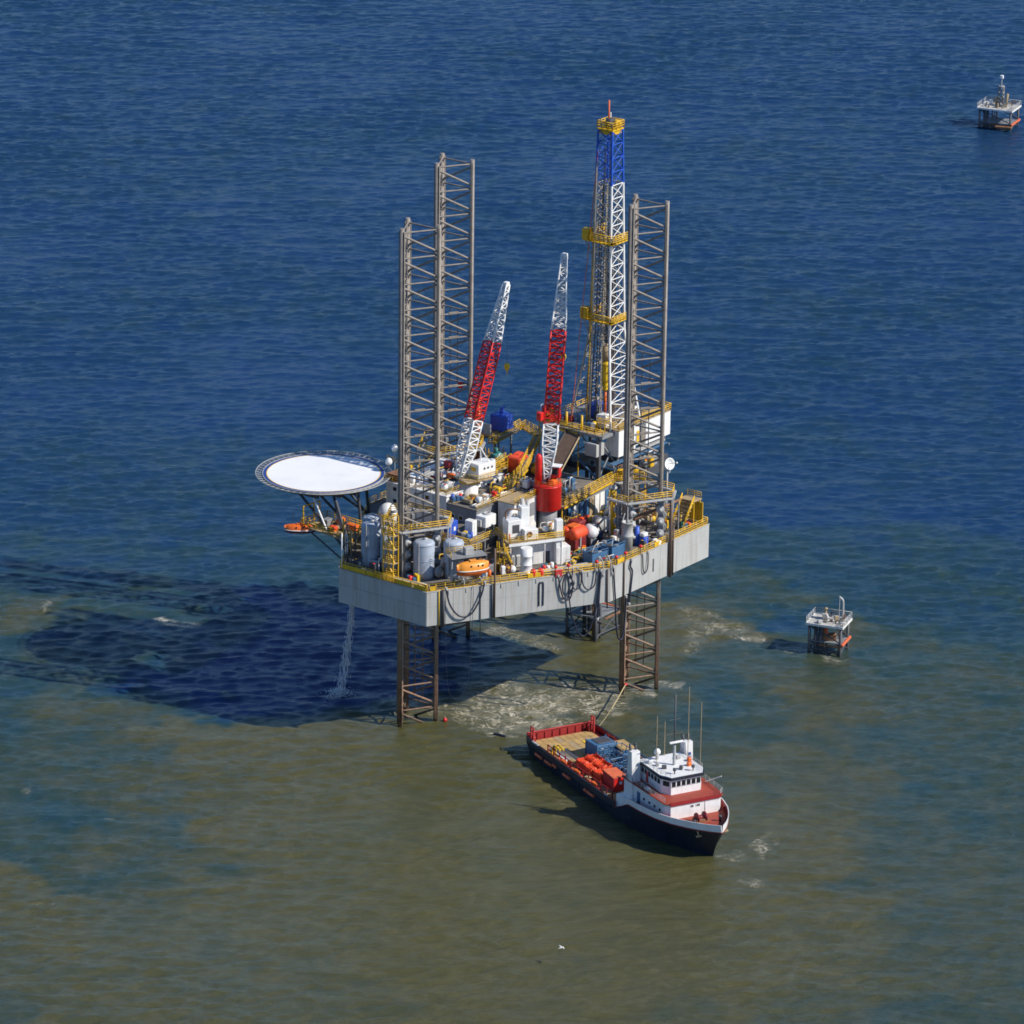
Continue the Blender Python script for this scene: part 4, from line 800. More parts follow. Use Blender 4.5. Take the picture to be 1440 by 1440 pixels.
for z in (95.8,):
    t.box('crown_deck', (DX, DY, z + .1), (3.4, 3.4, .3), 'yellow', 0, .03); t.box('crown_beam', (DX, DY, z - .5), (2.9, 2.9, .6), 'yellow', 0, .04)
    t.rail([(DX - 1.7, DY - 1.7, z + .25), (DX + 1.7, DY - 1.7, z + .25), (DX + 1.7, DY + 1.7, z + .25), (DX - 1.7, DY + 1.7, z + .25)], closed=True, h=1.3, r=.09, step=1.2)
    t.mb('crown_sheave', MB().lathe((DX, DY - .6, z + 1.0), [(.9, 0), (1.0, .2), (1.0, 1.0), (.9, 1.2)], 16, axis=(0, 1, 0)), 'dark')
    t.box('water_table', (DX + .9, DY, z + .9), (1.2, 2.2, 1.2), 'yellow', 0, .08)
    t.cyl('beacon_mast', (DX - .3, DY + .2, z + .2), (DX - .3, DY + .2, z + 5.2), .16, 'fender', 8); t.bar('crown_lamp', (DX + 1.2, DY + .9, z + .3), (DX + 1.2, DY + .9, z + 2.6), .12, 'cwhite', 6)
for z, ex in ((75.6, 1.35), (61.0, 1.15)):
    h = dh(z) + ex
    fl = MB(); 
    for sx, sy, lx, ly in ((-1, 0, ex, 2 * h), (0, -1, 2 * h, ex * .6), (0, 1, 2 * h, ex * .8)):
        t.box('board_deck', (DX + sx * (h - ex / 2), DY + sy * (h - ex * .35), z), (lx if sx else 2 * h - .1, ly if sx else ex * .7, .2), 'yellow', 0, .03)
    t.rail([(DX + h, DY - h, z + .1), (DX - h, DY - h, z + .1), (DX - h, DY + h, z + .1), (DX + h, DY + h, z + .1)], h=1.5 if z > 70 else 1.2, r=.085, step=1.0, rails=(.3, .55, .8, 1.1))
    t.box('wind_screen', (DX - h + .6, DY + h - .5, z + 1.1), (1.5, 1.3, 2.0), 'yellow', 0, .05)
    for k in (0, 3):
        c_ = dc(z - 3.0, k); t.bar('board_strut', c_, (DX - h + .3, DY + (-1 if k == 0 else 1) * (h - .3), z), .11, 'cwhite' if k == 0 else 'mast')
for k in range(14):
    a_, b_ = random.uniform(-1, 1), random.uniform(-1, 1); zt_ = random.choice((74, 78, 86, 92))
    t.bar(random.choice(('cable_run', 'guide_rail')), (DX + a_ * dh(44) * .8, DY + b_ * dh(44) * .8, 42), (DX + a_ * 1.3, DY + b_ * 1.3, zt_), random.uniform(.05, .12), random.choice(('brown', 'dark', 'rust', 'mast', 'brown')))
t.cyl('standpipe', (DX - dh(50) - .1, DY + 1.0, 42), (DX - 2.4, DY + 1.0, 90), .16, 'mast', 8)
t.cyl('standpipe', (DX - dh(50) + .4, DY + 2.0, 42), (DX - 2.0, DY + 1.6, 76), .13, 'yellow', 8)
for dx, dy in ((-.35, 0), (-.12, 0), (.12, 0), (.35, 0)): t.bar('drilling_line', (DX + dx, DY + dy, 57), (DX + dx * 1.5, DY, 95.8), .03, 'dark')
for k in range(10):
    y = DY - 1.6 + .32 * k; t.bar('racked_pipe', (DX + .9 + .05 * k, y, 41.8), (DX + .7, DY - 1.2 + .25 * k, 69 + (k % 3)), .085, 'brown')
t.bar('ladder', dc(42, 3) + Vector((-.3, -.4, 0)), dc(92, 3) + Vector((-.3, -.4, 0)), .07, 'fender', 4)
t.mb('top_drive', MB().box((DX, DY, 50.8), (1.5, 1.6, 3.8), 0, .25).box((DX, DY, 48.2), (1.0, 1.0, 1.8), 0, .15), 'gold')
t.mb('travelling_block', MB().lathe((DX, DY, 53.0), [(.3, 0), (.85, .4), (1.0, 1.4), (.85, 2.6), (.3, 3.1)], 14), 'tan')
t.cyl('kelly', (DX, DY, 42), (DX, DY, 47.6), .2, 'orange', 8)
t.box('drawworks', (DX + 1.6, DY + 3.0, 42.8), (3.4, 2.4, 2.2), 'blue', 0, .12); t.box('driller_cabin', (DX - 3.6, DY - 2.2, 43.0), (2.0, 1.8, 2.4), 'cwhite', 0, .1); t.box('iron_roughneck', (DX - 1.6, DY + .4, 42.7), (1.2, 1.2, 2.0), 'dark', 0, .1); t.box('tool_rack', (DX - 3.0, DY + 2.8, 42.4), (1.8, 1.4, 1.4), 'steelblue', 0, .08)
for k in range(5): t.bar('mud_hose', (DX - 2.2 + .3 * k, DY - .8 + .5 * k, 42), (DX - 2.6 + .35 * k, DY + .3 * k, 46 + k), .09, ('dark', 'galv')[k % 2])

# ---------------------------------------------------------------- starboard deck plant
t = Thing('white_plant_house', 'white plant house with railed roof in the middle of the front side', 'deckhouse', RIG, (-9, -13, ZD))
w = t.box('wall', (-9.6, -13.6, 30.8), (8.4, 4.4, 4.7), 'white', R(-30), .07)
t.box('roof_deck', (-10.2, -14.2, 33.3), (10.4, 6.2, .22), 'tan', R(-30), .03)
n30 = Matrix.Rotation(R(-30), 3, 'Z')
def q30(x, y, z, c=(-10.2, -14.2)): v = n30 @ Vector((x, y, 0)); return (v.x + c[0], v.y + c[1], z)
t.rail([q30(-5.1, 3.0, 33.4), q30(-5.1, -3.0, 33.4), q30(5.1, -3.0, 33.4), q30(5.1, 3.0, 33.4)], h=1.15, r=.065)
for x in (-4.8, -1.6, 1.6, 4.8): p = q30(x, -2.8, 0); t.bar('post', (p[0], p[1], ZD), (p[0], p[1], 33.2), .12, 'white')
t.mb('edge_fascia', MB().box(q30(0, -3.05, 33.15), (10.4, .14, .5), R(-30)), 'cwhite')
p = q30(-1.3, -2.4, 0, (-12.6, -15.6)); t.mb('column', MB().lathe((p[0], p[1], ZD), [(1.25, 0), (1.25, .15), (1.02, .2), (1.02, 1.6), (1.08, 1.65), (1.08, 1.8), (1.02, 1.85), (1.02, 3.2), (1.08, 3.25), (1.08, 3.4), (1.02, 3.45), (1.02, 4.7)], 20), 'cwhite')
for x, mat, s0 in ((2.4, 'dark', (1.1, .1, 2.1)), (-3.2, 'galv', (1.4, .1, 1.6))): t.mb('door', MB().box(q30(x, -2.24, 29.6, (-9.6, -13.6)), s0, R(-30)), mat)
t.mb('side_annex', MB().box(q30(5.2, -1.6, 30.0), (2.6, 2.4, 3.2), R(-30), .08), 'white')
t.mb('stack_column', MB().box(q30(4.4, -2.2, 32.6), (1.3, 1.1, 8.0), R(-30), .08), 'cwhite')
t.mb('ladder', MB().rail([q30(-4.6, -4.2, 28.5), q30(-6.6, -4.0, 33.2)], h=.9, step=.8, r=.06), 'yellow')
t = Thing('exhaust_module', 'tall white boxy exhaust module on the plant house roof', 'machine', RIG, (-12.4, -11.8, 33.4))
t.mb('body', MB().box(q30(-3.2, .4, 35.1), (2.6, 2.4, 3.3), R(-30), .08), 'cwhite'); t.mb('tall_box', MB().box(q30(-.9, .9, 36.0), (1.5, 1.6, 5.2), R(-30), .08), 'cwhite'); t.mb('opening', MB().box(q30(-3.0, -.82, 35.2), (1.3, .06, 1.5), R(-30)), 'dark'); t.mb('lower_box', MB().box(q30(-.6, -1.2, 34.3), (2.6, 1.6, 1.8), R(-30), .08), 'cwhite')
t.mb('fan_ring', MB().lathe(q30(-.9, -2.02, 34.4), [(.5, 0), (.5, .1), (.34, .12), (.3, .03), (0, .03)], 14, axis=n30 @ Vector((0, -1, 0))), 'rust')
t.mb('top_pipe', MB().path(spline([q30(-4.3, .6, 36.8), q30(-4.3, .6, 38.0), q30(-3.6, .2, 38.6), q30(-2.0, -.4, 38.4)], 4), .14, 6), 'rust')
t = Thing('generator_house', 'white generator house with open dark side below the left crane', 'deckhouse', RIG, (-4, -5, ZD))
w = t.box('wall', (-3.6, -6.4, 32.6), (6.4, 3.6, 8.2), 'white', 0, .07); t.box('opening', (-4.6, -8.24, 35.0), (2.2, .1, 1.8), 'dark', 0, .02); t.box('opening', (-1.6, -8.24, 34.6), (1.4, .1, 2.4), 'grey', 0, .02)
t.box('roof', (-3.6, -6.4, 36.8), (6.8, 4.0, .16), 'tan', 0, .02); t.rail([(-6.9, -8.3, 36.88), (-.3, -8.3, 36.88)], h=1.1)
t.cyl('exhaust', (-5.6, -9.0, 32.0), (-5.6, -9.0, 37.8), .35, 'galv', 12); t.cyl('exhaust', (-4.4, -9.2, 32.0), (-4.4, -9.2, 37.2), .35, 'galv', 12); t.mb('duct_bend', MB().path(spline([(-6.6, -8.8, 34), (-7.4, -9.2, 35.6), (-8.6, -9.0, 36.0), (-9.4, -8.4, 34.6)], 5), .42, 10), 'white')
for k in range(5): t.box('duct_panel', (1.0 + k * .9, -3.6 - k * .1, 33.8), (.7, 1.0, 4.6), 'galv' if k % 2 else 'white', 0, .05)
# deck machines: motor/pump skids with pipes, each made from its own seed
def skid(lab, x, y, z, L, W, H, mats, seed, rz=0.0, cat='machine', name='equipment_skid'):
    rnd = random.Random(seed); t = Thing(name, lab, cat, RIG, (x, y, z), rz=rz, rel=True, group='deck machinery skids')
    t.box('skid_base', (0, 0, .14), (L, W, .28), 'dark', 0, .03)
    for k in range(3):
        u = -L / 2 + L * (k + .5) / 3; m = mats[k % len(mats)]; hh = H * rnd.uniform(.55, 1)
        if rnd.random() < .5: t.box('motor', (u, rnd.uniform(-.15, .15) * W, .28 + hh / 2), (L / 3.4, W * rnd.uniform(.5, .8), hh), m, 0, .1)
        else: t.mb('pump', MB().lathe((u, -W * .35, .3 + hh * .45), [(0, 0), (hh * .4, .08), (hh * .45, .3), (hh * .45, W * .55), (hh * .3, W * .68), (0, W * .7)], 14, axis=(0, 1, 0)), m)
    for k in range(4):
        u, v = rnd.uniform(-L / 2, L / 2), rnd.uniform(-W / 2, W / 2); r_ = rnd.uniform(.05, .12); hh = H * rnd.uniform(.7, 1.35)
        t.mb('pipe', MB().path(spline([(u, v, .2), (u, v, hh * .8), (u + .25, v, hh), (u + rnd.uniform(.6, 1.3), v + rnd.uniform(-.3, .3), hh)], 4), r_, 6), rnd.choice(('galv', 'yellow', 'white', 'rust')))
    for k in range(2):
        u, v = rnd.uniform(-L / 2, L / 2), rnd.uniform(-W / 2, 0); t.mb('valve_wheel', MB().lathe((u, v, H * .8), [(.2, 0), (.28, .05), (.2, .1)], 10), rnd.choice(('red', 'yellow')))
    return t
SK = [('grey and yellow pump skid on the deck under the red drum crane', 0.4, -13.2, 3.0, 1.8, 1.8, ('grey', 'yellow')), ('dark manifold skid in the gap right of the plant house', -4.2, -18.2, 3.0, 1.6, 1.2, ('dark', 'tan')),
      ('yellow valve skid in front of the orange tank', -3.4, -20.6, 2.8, 1.6, 1.1, ('yellow', 'tan')), ('white and grey skid beneath the long yellow walkway', 12.0, -13.6, 4.0, 2.2, 2.4, ('white', 'grey')),
      ('dark machinery skid behind the grey open drum', 15.6, -15.4, 4.2, 2.6, 2.6, ('dark', 'galv')), ('blue pump skid at the foot of the yellow post', 6.4, -16.0, 2.8, 1.8, 1.5, ('steelblue', 'dark')),
      ('pipe-laden skid near the stern edge beyond the right leg', 20.0, -18.5, 3.6, 2.2, 2.2, ('tan', 'yellow')), ('silver pipework skid between the right leg and the white wall', 9.6, -14.6, 3.2, 2.0, 3.0, ('cwhite', 'galv')),
      ('grey machinery skid behind the orange lifeboat davit', -19.5, -11.0, 3.6, 2.2, 2.2, ('grey', 'white')), ('dark skid between the silos under the raised platform', -22.0, -3.8, 3.0, 2.2, 2.4, ('dark', 'galv')),
      ('rusty manifold skid on deck below the raised platform edge', -17.2, -11.6, 3.0, 1.6, 2.0, ('rust', 'grey')), ('maroon winch skid behind the orange tank', 6.8, -12.6, 3.4, 2.0, 1.9, ('maroon', 'cred')),
      ('tan and yellow skid by the stern stairs', 22.6, -21.5, 2.6, 1.8, 1.8, ('yellow', 'tan')), ('small grey skid under the left crane catwalk', 3.0, -2.6, 3.2, 2.0, 2.2, ('grey', 'white')), ('dark skid tucked behind the yellow stair tower', -30.4, 3.8, 2.0, 2.4, 2.0, ('dark', 'galv')),
      ('yellow framed skid right of the helideck foot', -19.5, 14.8, 2.6, 2.0, 2.6, ('yellow', 'grey'))]
for i, (lab, x, y, L, W, H, mats) in enumerate(SK): skid(lab, x, y, ZD, L, W, H, mats, 100 + i, rz=R((0, -30, -30, 0, 0, 0, 0, 0, -30, 0, -30, 0, 0, 0, 0, 40)[i]))
UP = [('red motor skid on the drill floor beside the yellow spool', 24.8, 8.4, 41.7, 2.8, 1.8, 2.0, ('red', 'maroon')), ('yellow machinery on the pipe deck left of the right boom', 8.4, 6.6, 33.2, 3.0, 2.0, 1.9, ('yellow', 'grey')),
      ('rust and grey machinery at the far end of the pipe deck', 14.6, 12.6, 33.2, 3.4, 2.0, 1.8, ('rust', 'grey')), ('dark blue machinery on the pipe deck behind the red drum', 12.6, -5.2, 33.2, 3.6, 2.2, 2.2, ('steelblue', 'dark')),
      ('yellow and brown machinery under the white house by the right leg', 26.0, -9.0, 33.4, 5.0, 2.2, 2.4, ('yellow', 'tan')), ('grey machinery under the rear of the white house', 33.0, -8.4, 33.2, 4.0, 2.0, 2.2, ('grey', 'yellow')),
      ('orange and white machinery on the quarters roof behind the bow leg', -3.6, 7.4, 37.4, 3.2, 2.2, 1.5, ('orange', 'cwhite')), ('red and grey machinery on the far side of the quarters roof', .6, 11.4, 37.4, 3.0, 2.0, 1.5, ('cred', 'galv')),
      ('white pipework on the plant house roof beside the stack', -7.0, -15.8, 33.5, 2.6, 1.6, 1.7, ('cwhite', 'tan')), ('tan machinery at the foot of the left crane', -9.6, -.6, 36.2, 2.6, 2.2, 1.2, ('tan', 'yellow')),
      ('yellow winch on the stern deck behind the blue square tank', 19.0, 22.6, ZD, 3.4, 2.4, 6.0, ('yellow', 'grey')), ('white machinery between the two cranes', 1.6, -4.8, 36.9, 2.6, 1.8, 1.4, ('white', 'galv'))]
for i, (lab, x, y, z, L, W, H, mats) in enumerate(UP): skid(lab, x, y, z, L, W, H, mats, 300 + i)

SK2 = [('grey machinery skid in front of the quarters wall', -14.6, 3.4, ZD, 3.0, 2.4, 3.2, ('grey', 'galv')), ('white pump skid on the left crane roof', -8.4, -2.4, 36.2, 3.0, 1.8, 1.6, ('cwhite', 'galv')), ('yellow pump skid between generator house and left crane', -2.2, -1.6, 36.2, 3.2, 2.0, 1.6, ('yellow', 'dark')),
  ('dark winch skid on the roof beside the left crane foot', -5.6, -2.9, 36.2, 2.6, 1.4, 1.3, ('dark', 'red')), ('white ventilator group on the quarters roof near the bow leg', -9.4, 4.6, 37.4, 2.6, 1.8, 1.6, ('white', 'galv')), ('maroon hose reel skid on the quarters roof near the helideck', -6.4, 9.4, 37.4, 2.8, 1.8, 1.4, ('maroon', 'white')),
  ('grey ventilator group at the rear of the quarters roof', 2.4, 6.0, 37.4, 2.4, 1.8, 1.7, ('grey', 'cwhite')), ('dark compressor skid beneath the red drum crane', 4.8, -10.6, ZD, 3.2, 2.2, 2.6, ('dark', 'galv')), ('grey compressor skid left of the red drum crane', -1.2, -10.6, ZD, 3.2, 2.2, 3.0, ('grey', 'white')),
  ('steel blue pump set between orange tank and front rail', .6, -20.2, ZD, 3.2, 1.8, 1.4, ('steelblue', 'dark')), ('black valve manifold between white vessel and blue baskets', 3.6, -20.4, ZD, 3.0, 1.6, 1.6, ('dark', 'galv')), ('grey pump set in front of the right jacking frame', 9.6, -24.6, ZD, 2.2, 1.4, 1.6, ('dark', 'grey')),
  ('white pipe manifold beside the yellow post', 7.0, -20.2, ZD, 2.6, 1.6, 2.6, ('white', 'galv')), ('rust red motor skid at the stern rail', 24.0, -17.0, ZD, 3.0, 2.0, 2.2, ('rust', 'grey')), ('dark motor skid between the right leg and the stern stairs', 18.6, -22.6, ZD, 2.4, 1.8, 2.4, ('dark', 'yellow')),
  ('galvanised pipe skid under the cantilever beside the right leg', 17.6, -11.8, ZD, 4.2, 2.2, 3.0, ('galv', 'white')), ('yellow motor set on the pipe deck under the curved catwalk', 17.4, 4.6, 33.2, 3.0, 2.0, 1.8, ('yellow', 'dark')), ('grey tank skid on the pipe deck near the left crane', 4.6, 5.4, 33.2, 3.2, 2.2, 2.2, ('grey', 'galv')),
  ('dark rack of tools on the pipe deck beside the drill pipes', 8.8, 3.4, 33.2, 3.6, 1.6, 1.5, ('dark', 'brown')), ('white and rust skid at the foot of the plant house ladder', -17.6, -15.0, ZD, 2.6, 1.4, 1.8, ('white', 'rust')), ('grey deck winch near the front rail right of the plant house', -2.4, -24.2, ZD, 2.0, 1.2, 1.1, ('grey', 'dark')), ('yellow deck winch near the front rail below the red box', -7.6, -20.9, ZD, 2.0, 1.2, 1.2, ('yellow', 'dark')),
  ('dark skid between the tall silo and the hose rack', -31.2, 6.9, ZD, 1.6, 1.4, 2.4, ('dark', 'galv')), ('grey manifold between the two sunlit-side silos', -26.0, -7.0, ZD, 1.6, 1.4, 2.2, ('grey', 'white'))]
for i, (lab, x, y, z, L, W, H, mats) in enumerate(SK2): skid(lab, x, y, z, L, W, H, mats, 500 + i, rz=R(-30) if y < -14 and x < -2 else 0)
PR = [('bundle of grey pipes along the front of the plant house', [(-17, -17.2), (-9, -21.6), (-3, -24.8)], ZD + .35, 'galv'), ('yellow pipe bundle on deck beneath the long walkway', [(2, -12.4), (12, -11.4), (22, -10.8)], ZD + 1.2, 'yellow'), ('white pipe bundle along the roof edge beside the left crane', [(-11.4, -3.2), (-6, -3.3), (1, -3.4)], 36.5, 'white'),
  ('rusty pipe bundle across the pipe deck', [(3, 8.2), (12, 7.4), (19, 6.8)], 33.5, 'rust'), ('grey pipe bundle along the bow rail before the silos', [(-32.4, 5.6), (-32.4, -3.0), (-31.4, -8.4)], ZD + .5, 'galv'), ('grey pipe bundle climbing the quarters roof', [(-11, 12.4), (-3, 11.8), (3.6, 12.6)], 37.7, 'galv'), ('blue pipe bundle beneath the white house', [(23, -7.6), (31, -7.7), (40, -7.6)], 35.9, 'steelblue')]
for lab, pts, z, mat in PR:
    t = Thing('pipe_bundle', lab, 'pipes', RIG, (pts[0][0], pts[0][1], z - .3), group='pipe bundles on the rig')
    for k in range(4): t.mb('pipe', MB().path(spline([(x + .05 * k, y + .3 * k, z + .06 * (k % 2)) for x, y in pts], 6), .09 + .03 * (k % 2), 6), mat if k != 2 else 'dark')
    for x, y in pts: t.box('support', (x + .1, y + .45, z - .2), (.3, 1.5, .4), 'grey', 0, .03)

YF = [('yellow pipe frame beside the generator house', -7.6, -9.6, ZD, 2.2, 1.6, 6.0), ('yellow pipe frame under the right drum crane', 3.8, -13.0, ZD, 2.4, 1.8, 4.2), ('yellow access frame left of the plant house column', -16.6, -13.4, ZD, 1.8, 1.6, 5.6), ('yellow access frame right of the plant house', -4.6, -15.8, ZD, 1.8, 1.8, 5.4),
  ('yellow frame on the pipe deck behind the red drum', 7.6, -6.6, 33.2, 2.4, 1.8, 3.0), ('yellow frame beside the tarpaulin box', 12.4, 9.6, 33.2, 2.2, 1.8, 3.2), ('yellow access frame under the white house near the right leg', 22.8, -11.6, ZD, 2.4, 2.0, 6.6), ('yellow access frame before the blue tank stand', 18.4, 15.4, ZD, 2.6, 2.2, 7.4), ('yellow frame beside the bow leg platform', -19.6, 6.4, ZD, 2.0, 1.8, 5.8), ('yellow frame between the tall silo and the helideck columns', -26.4, 11.6, ZD, 2.0, 1.6, 5.0), ('yellow frame at the stern rail behind the right leg', 22.0, -14.2, ZD, 2.2, 2.0, 5.0), ('yellow frame on the drill floor edge', 24.2, -4.8, 41.7, 2.0, 1.6, 2.6)]
for lab, x, y, z, a, b, h in YF:
    t = Thing('access_frame', lab, 'scaffold', RIG, (x, y, z), rel=True, group='yellow access frames on the rig')
    for sx in (-1, 1):
        for sy in (-1, 1): t.bar('post', (sx * a / 2, sy * b / 2, 0), (sx * a / 2, sy * b / 2, h), .09, 'yellow', 4)
    k = 0
    while k * 2.1 + 1.6 < h:
        zz = k * 2.1 + 1.5; t.box('platform', (0, 0, zz), (a + .3, b + .3, .1), 'tan', 0, .01); t.rail([(-a / 2, b / 2, zz), (-a / 2, -b / 2, zz), (a / 2, -b / 2, zz), (a / 2, b / 2, zz)], h=1.0, step=1.0, r=.055, rails=(.5, 1.1)); k += 1
    t.bar('ladder', (-a / 2 - .1, 0, 0), (-a / 2 - .1, .3, h), .12, 'yellow', 4)

STORES = [('beside the yellow post', 10.8, -19.2, ZD), ('in front of the generator house', -5.6, -11.2, ZD), ('between orange tank and blue baskets', -1.0, -18.6, ZD), ('behind the red fire drums', -11.2, -18.8, ZD), ('next to the air handler', -14.6, -4.6, 33.35), ('on the platform by the blue container', -18.6, -7.0, 33.35),
  ('on the roof left of the crane house', -10.4, 1.6, 36.25), ('on the quarters roof by the rear rail', -1.0, 4.4, 37.4), ('on the quarters roof by the far rail', -5.4, 15.2, 37.4), ('on the pipe deck beside the ramp foot', 5.6, -5.6, 33.2), ('on the pipe deck by the teal pump', 12.6, 12.2, 33.2), ('on the pipe deck by the tarpaulin box', 18.6, 7.2, 33.2),
  ('by the stern rail behind the dish post', 24.4, -20.0, ZD), ('under the stern stairs', 21.6, -24.6, ZD), ('on the bow between silo and stair tower', -30.6, -4.6, ZD), ('on the bow beside the lifeboat davit', -21.2, -12.8, ZD), ('on the drill floor by the cabin', 23.6, -2.6, 41.7), ('beside the foot of the red drum crane', 5.2, -8.4, ZD), ('below the long yellow walkway', 15.6, -12.4, ZD), ('on the plant house roof corner', -13.4, -12.0, 33.45)]
cols = ('blue', 'red', 'yellow', 'cwhite', 'orange', 'steelblue', 'galv', 'teal', 'gold')
for i, (where, x, y, z) in enumerate(STORES):
    rn = random.Random(900 + i); t = Thing('stores_pallet', 'pallet of mixed drums and boxes ' + where, 'pallet', RIG, (x, y, z), rz=rn.uniform(-.6, .6), rel=True, group='pallets of stores on the rig')
    t.box('pallet', (0, 0, .08), (2.2, 1.7, .14), 'wood', 0, .02)
    for k in range(6):
        px, py = -.72 + .72 * (k % 3), -.4 + .8 * (k // 3); c = rn.choice(cols); hh = rn.uniform(.7, 1.3)
        if rn.random() < .55: t.cyl('drum', (px, py, .15), (px, py, .15 + hh), .31, c, 10)
        else: t.box('box', (px, py, .15 + hh / 2), (.6, .66, hh), c, rn.uniform(-.2, .2), .04)
t = Thing('gangway_house', 'pale wall with blue panels and white doors under the long yellow walkway', 'deckhouse', RIG, (14, -7.6, ZD))
t.box('wall', (14.2, -8.6, 31.0), (16.5, 1.6, 5.1), 'grey', R(4), .05)
for k in range(9):
    x = 6.6 + k * 1.75; t.box('wall_panel', (x, -9.98 + (x - 14.2) * .07, 31.0), (1.5, .1, 4.2), ('steelblue', 'white', 'steelblue', 'steelblue', 'tan', 'white', 'white', 'steelblue', 'white')[k], R(4), .03)
t = Thing('orange_tank', 'orange-red mud tank on a maroon stand right of the plant house', 'tank', RIG, (0.0, -16.4, ZD))
[t.mb('tank', MB().lathe((-1.9, -17.0 + 1.75 * k, 31.7), [(0, 0), (.7, .08), (1.05, .35), (1.15, .8), (1.15, 3.0), (1.05, 3.45), (.7, 3.72), (0, 3.8)], 20, axis=(1, 0, 0)), 'tarp') for k in (0, 1)]; t.box('top_frame', (.0, -16.1, 32.85), (2.2, 1.6, .3), 'orange', 0, .08); t.box('stand', (0.0, -16.2, 29.6), (3.2, 3.0, 2.4), 'maroon', 0, .06); t.box('cover', (3.4, -14.6, 31.9), (3.0, 2.6, 1.8), 'maroon', 0, .2); t.box('flange', (4.6, -15.0, 32.9), (2.2, .8, .3), 'tarp', 0, .06); t.bar('pipe', (-.4, -17.9, ZD + .2), (-.4, -17.9, 31.4), .16, 'galv')
t = Thing('white_vessel', 'white round-headed pressure vessel beside the orange tank', 'tank', RIG, (3.8, -17.6, ZD))
t.mb('shell', MB().lathe((3.0, -18.4, 30.9), [(0, -.1), (.6, .0), (1.0, .25), (1.12, .6), (1.12, 2.2), (.8, 2.6), (0, 2.7)], 20, axis=(.45, .9, .12)), 'cwhite')
for y in (-17.8, -16.6): t.box('saddle', (3.5, y, 29.4), (1.6, .3, 1.9), 'grey', 0, .03)
t = Thing('yellow_post', 'thick yellow post standing before the right leg platform', 'post', RIG, (8.6, -18.2, ZD))
t.cyl('post', (8.6, -18.2, ZD), (8.6, -18.2, 37.8), .62, 'yellow', 14); t.mb('cap', MB().lathe((8.6, -18.2, 37.8), [(.75, 0), (.75, .3), (.4, .5), (0, .55)], 14), 'galv'); t.bar('ladder', (8.2, -18.95, ZD), (8.2, -18.95, 37.4), .1, 'yellow', 4)
t = Thing('open_drum', 'tall grey open-topped drum by the front rail', 'tank', RIG, (5.6, -23.6, ZD))
t.mb('shell', MB().lathe((5.6, -23.6, ZD), [(.98, 0), (.98, 2.6), (1.03, 2.65), (1.03, 2.85), (.98, 2.9), (.98, 5.1), (1.04, 5.12), (1.04, 5.3), (.88, 5.3), (.88, 3.4), (0, 3.4)], 24), 'hull'); t.bar('handle', (4.7, -23.1, ZD + 5.2), (5.9, -22.8, ZD + 6.6), .08, 'galv')
for i, (x, y, lab) in enumerate(((-2.6, -22.8, 'left of two blue steel cargo baskets along the front rail'), (2.0, -23.2, 'right of two blue steel cargo baskets, next to the grey open drum'))):
    t = Thing('cargo_basket', lab, 'cargo basket', RIG, (x, y, ZD), rz=R(-12 + 10 * i), rel=True, group='blue baskets on the rig deck')
    for s_ in (-1, 1): t.box('side', (0, s_ * 1.15, 1.1), (3.6, .08, 1.9), 'steelblue', 0, .02); t.box('end', (s_ * 1.8, 0, 1.1), (.08, 2.2, 1.9), 'steelblue', 0, .02)
    t.box('floor', (0, 0, .12), (3.6, 2.3, .16), 'steelblue', 0, .02)
    for sx in (-1, 1):
        for sy in (-1, 1): t.bar('corner_post', (sx * 1.82, sy * 1.18, 0), (sx * 1.82, sy * 1.18, 2.5), .1, 'steelblue', 4)
    for sy in (-1, 1): t.bar('top_rail', (-1.82, sy * 1.18, 2.4), (1.82, sy * 1.18, 2.4), .08, 'steelblue', 4)
    t.box('load', (-.5, .1, 1.3), (1.4, 1.4, 1.5), 'dark', R(20), .12); t.box('load', (.9, -.1, 1.1), (1.1, 1.2, 1.2), 'galv', R(-15), .15); t.mb('sling', MB().path(spline([(-1.8, -1.1, 2.4), (-.4, -.3, 3.2), (1.8, 1.1, 2.4)], 5), .06, 5), 'galv')
t = Thing('blue_drum', 'blue chemical tote with white cap behind the front rail', 'tote', RIG, (9.2, -24.6, ZD))
t.box('tote', (9.2, -24.6, 29.3), (1.3, 1.2, 1.8), 'blue', 0, .1); t.box('cap', (9.2, -24.6, 30.6), (1.3, 1.1, .7), 'cwhite', 0, .15); t.cyl('drum', (8.8, -23.4, ZD), (8.8, -23.4, 31.9), .45, 'blue', 12)
t = Thing('white_bags', 'heap of white sacks at the rail below the blue tote', 'sacks', RIG, (10.6, -26.2, ZD))
for k, (x, y, z) in enumerate(((10.1, -26.1, .35), (11.1, -26.2, .35), (10.6, -26.0, .95), (11.7, -26.0, .4))): t.mb('sack', MB().lathe((x, y, ZD + z - .35), [(0, 0), (.5, .1), (.6, .35), (.45, .65), (0, .75)], 10), 'cwhite')
t = Thing('satellite_dish', 'white satellite dish on a post beside the right leg', 'satellite dish', RIG, (19.6, -22.0, 36.0))
t.cyl('post', (19.6, -22.0, ZD), (19.6, -22.0, 40.2), .16, 'galv', 8); t.mb('dish', MB().lathe((19.5, -22.2, 40.4), [(0, 0), (.42, .06), (.82, .26), (1.08, .52), (1.06, .56), (.82, .31), (.42, .12), (0, .07)], 24, axis=(-.30, -.92, .25)), 'cwhite'); t.bar('feed_arm', (19.6, -22.2, 40.4), (19.6, -23.9, 40.9), .05, 'galv')
t.box('feed', (19.6, -24.0, 40.95), (.3, .3, .3), 'cwhite', 0, .06); t.bar('stay', (20.9, -21.6, 38.2), (21.6, -21.4, 40.3), .06, 'cwhite')
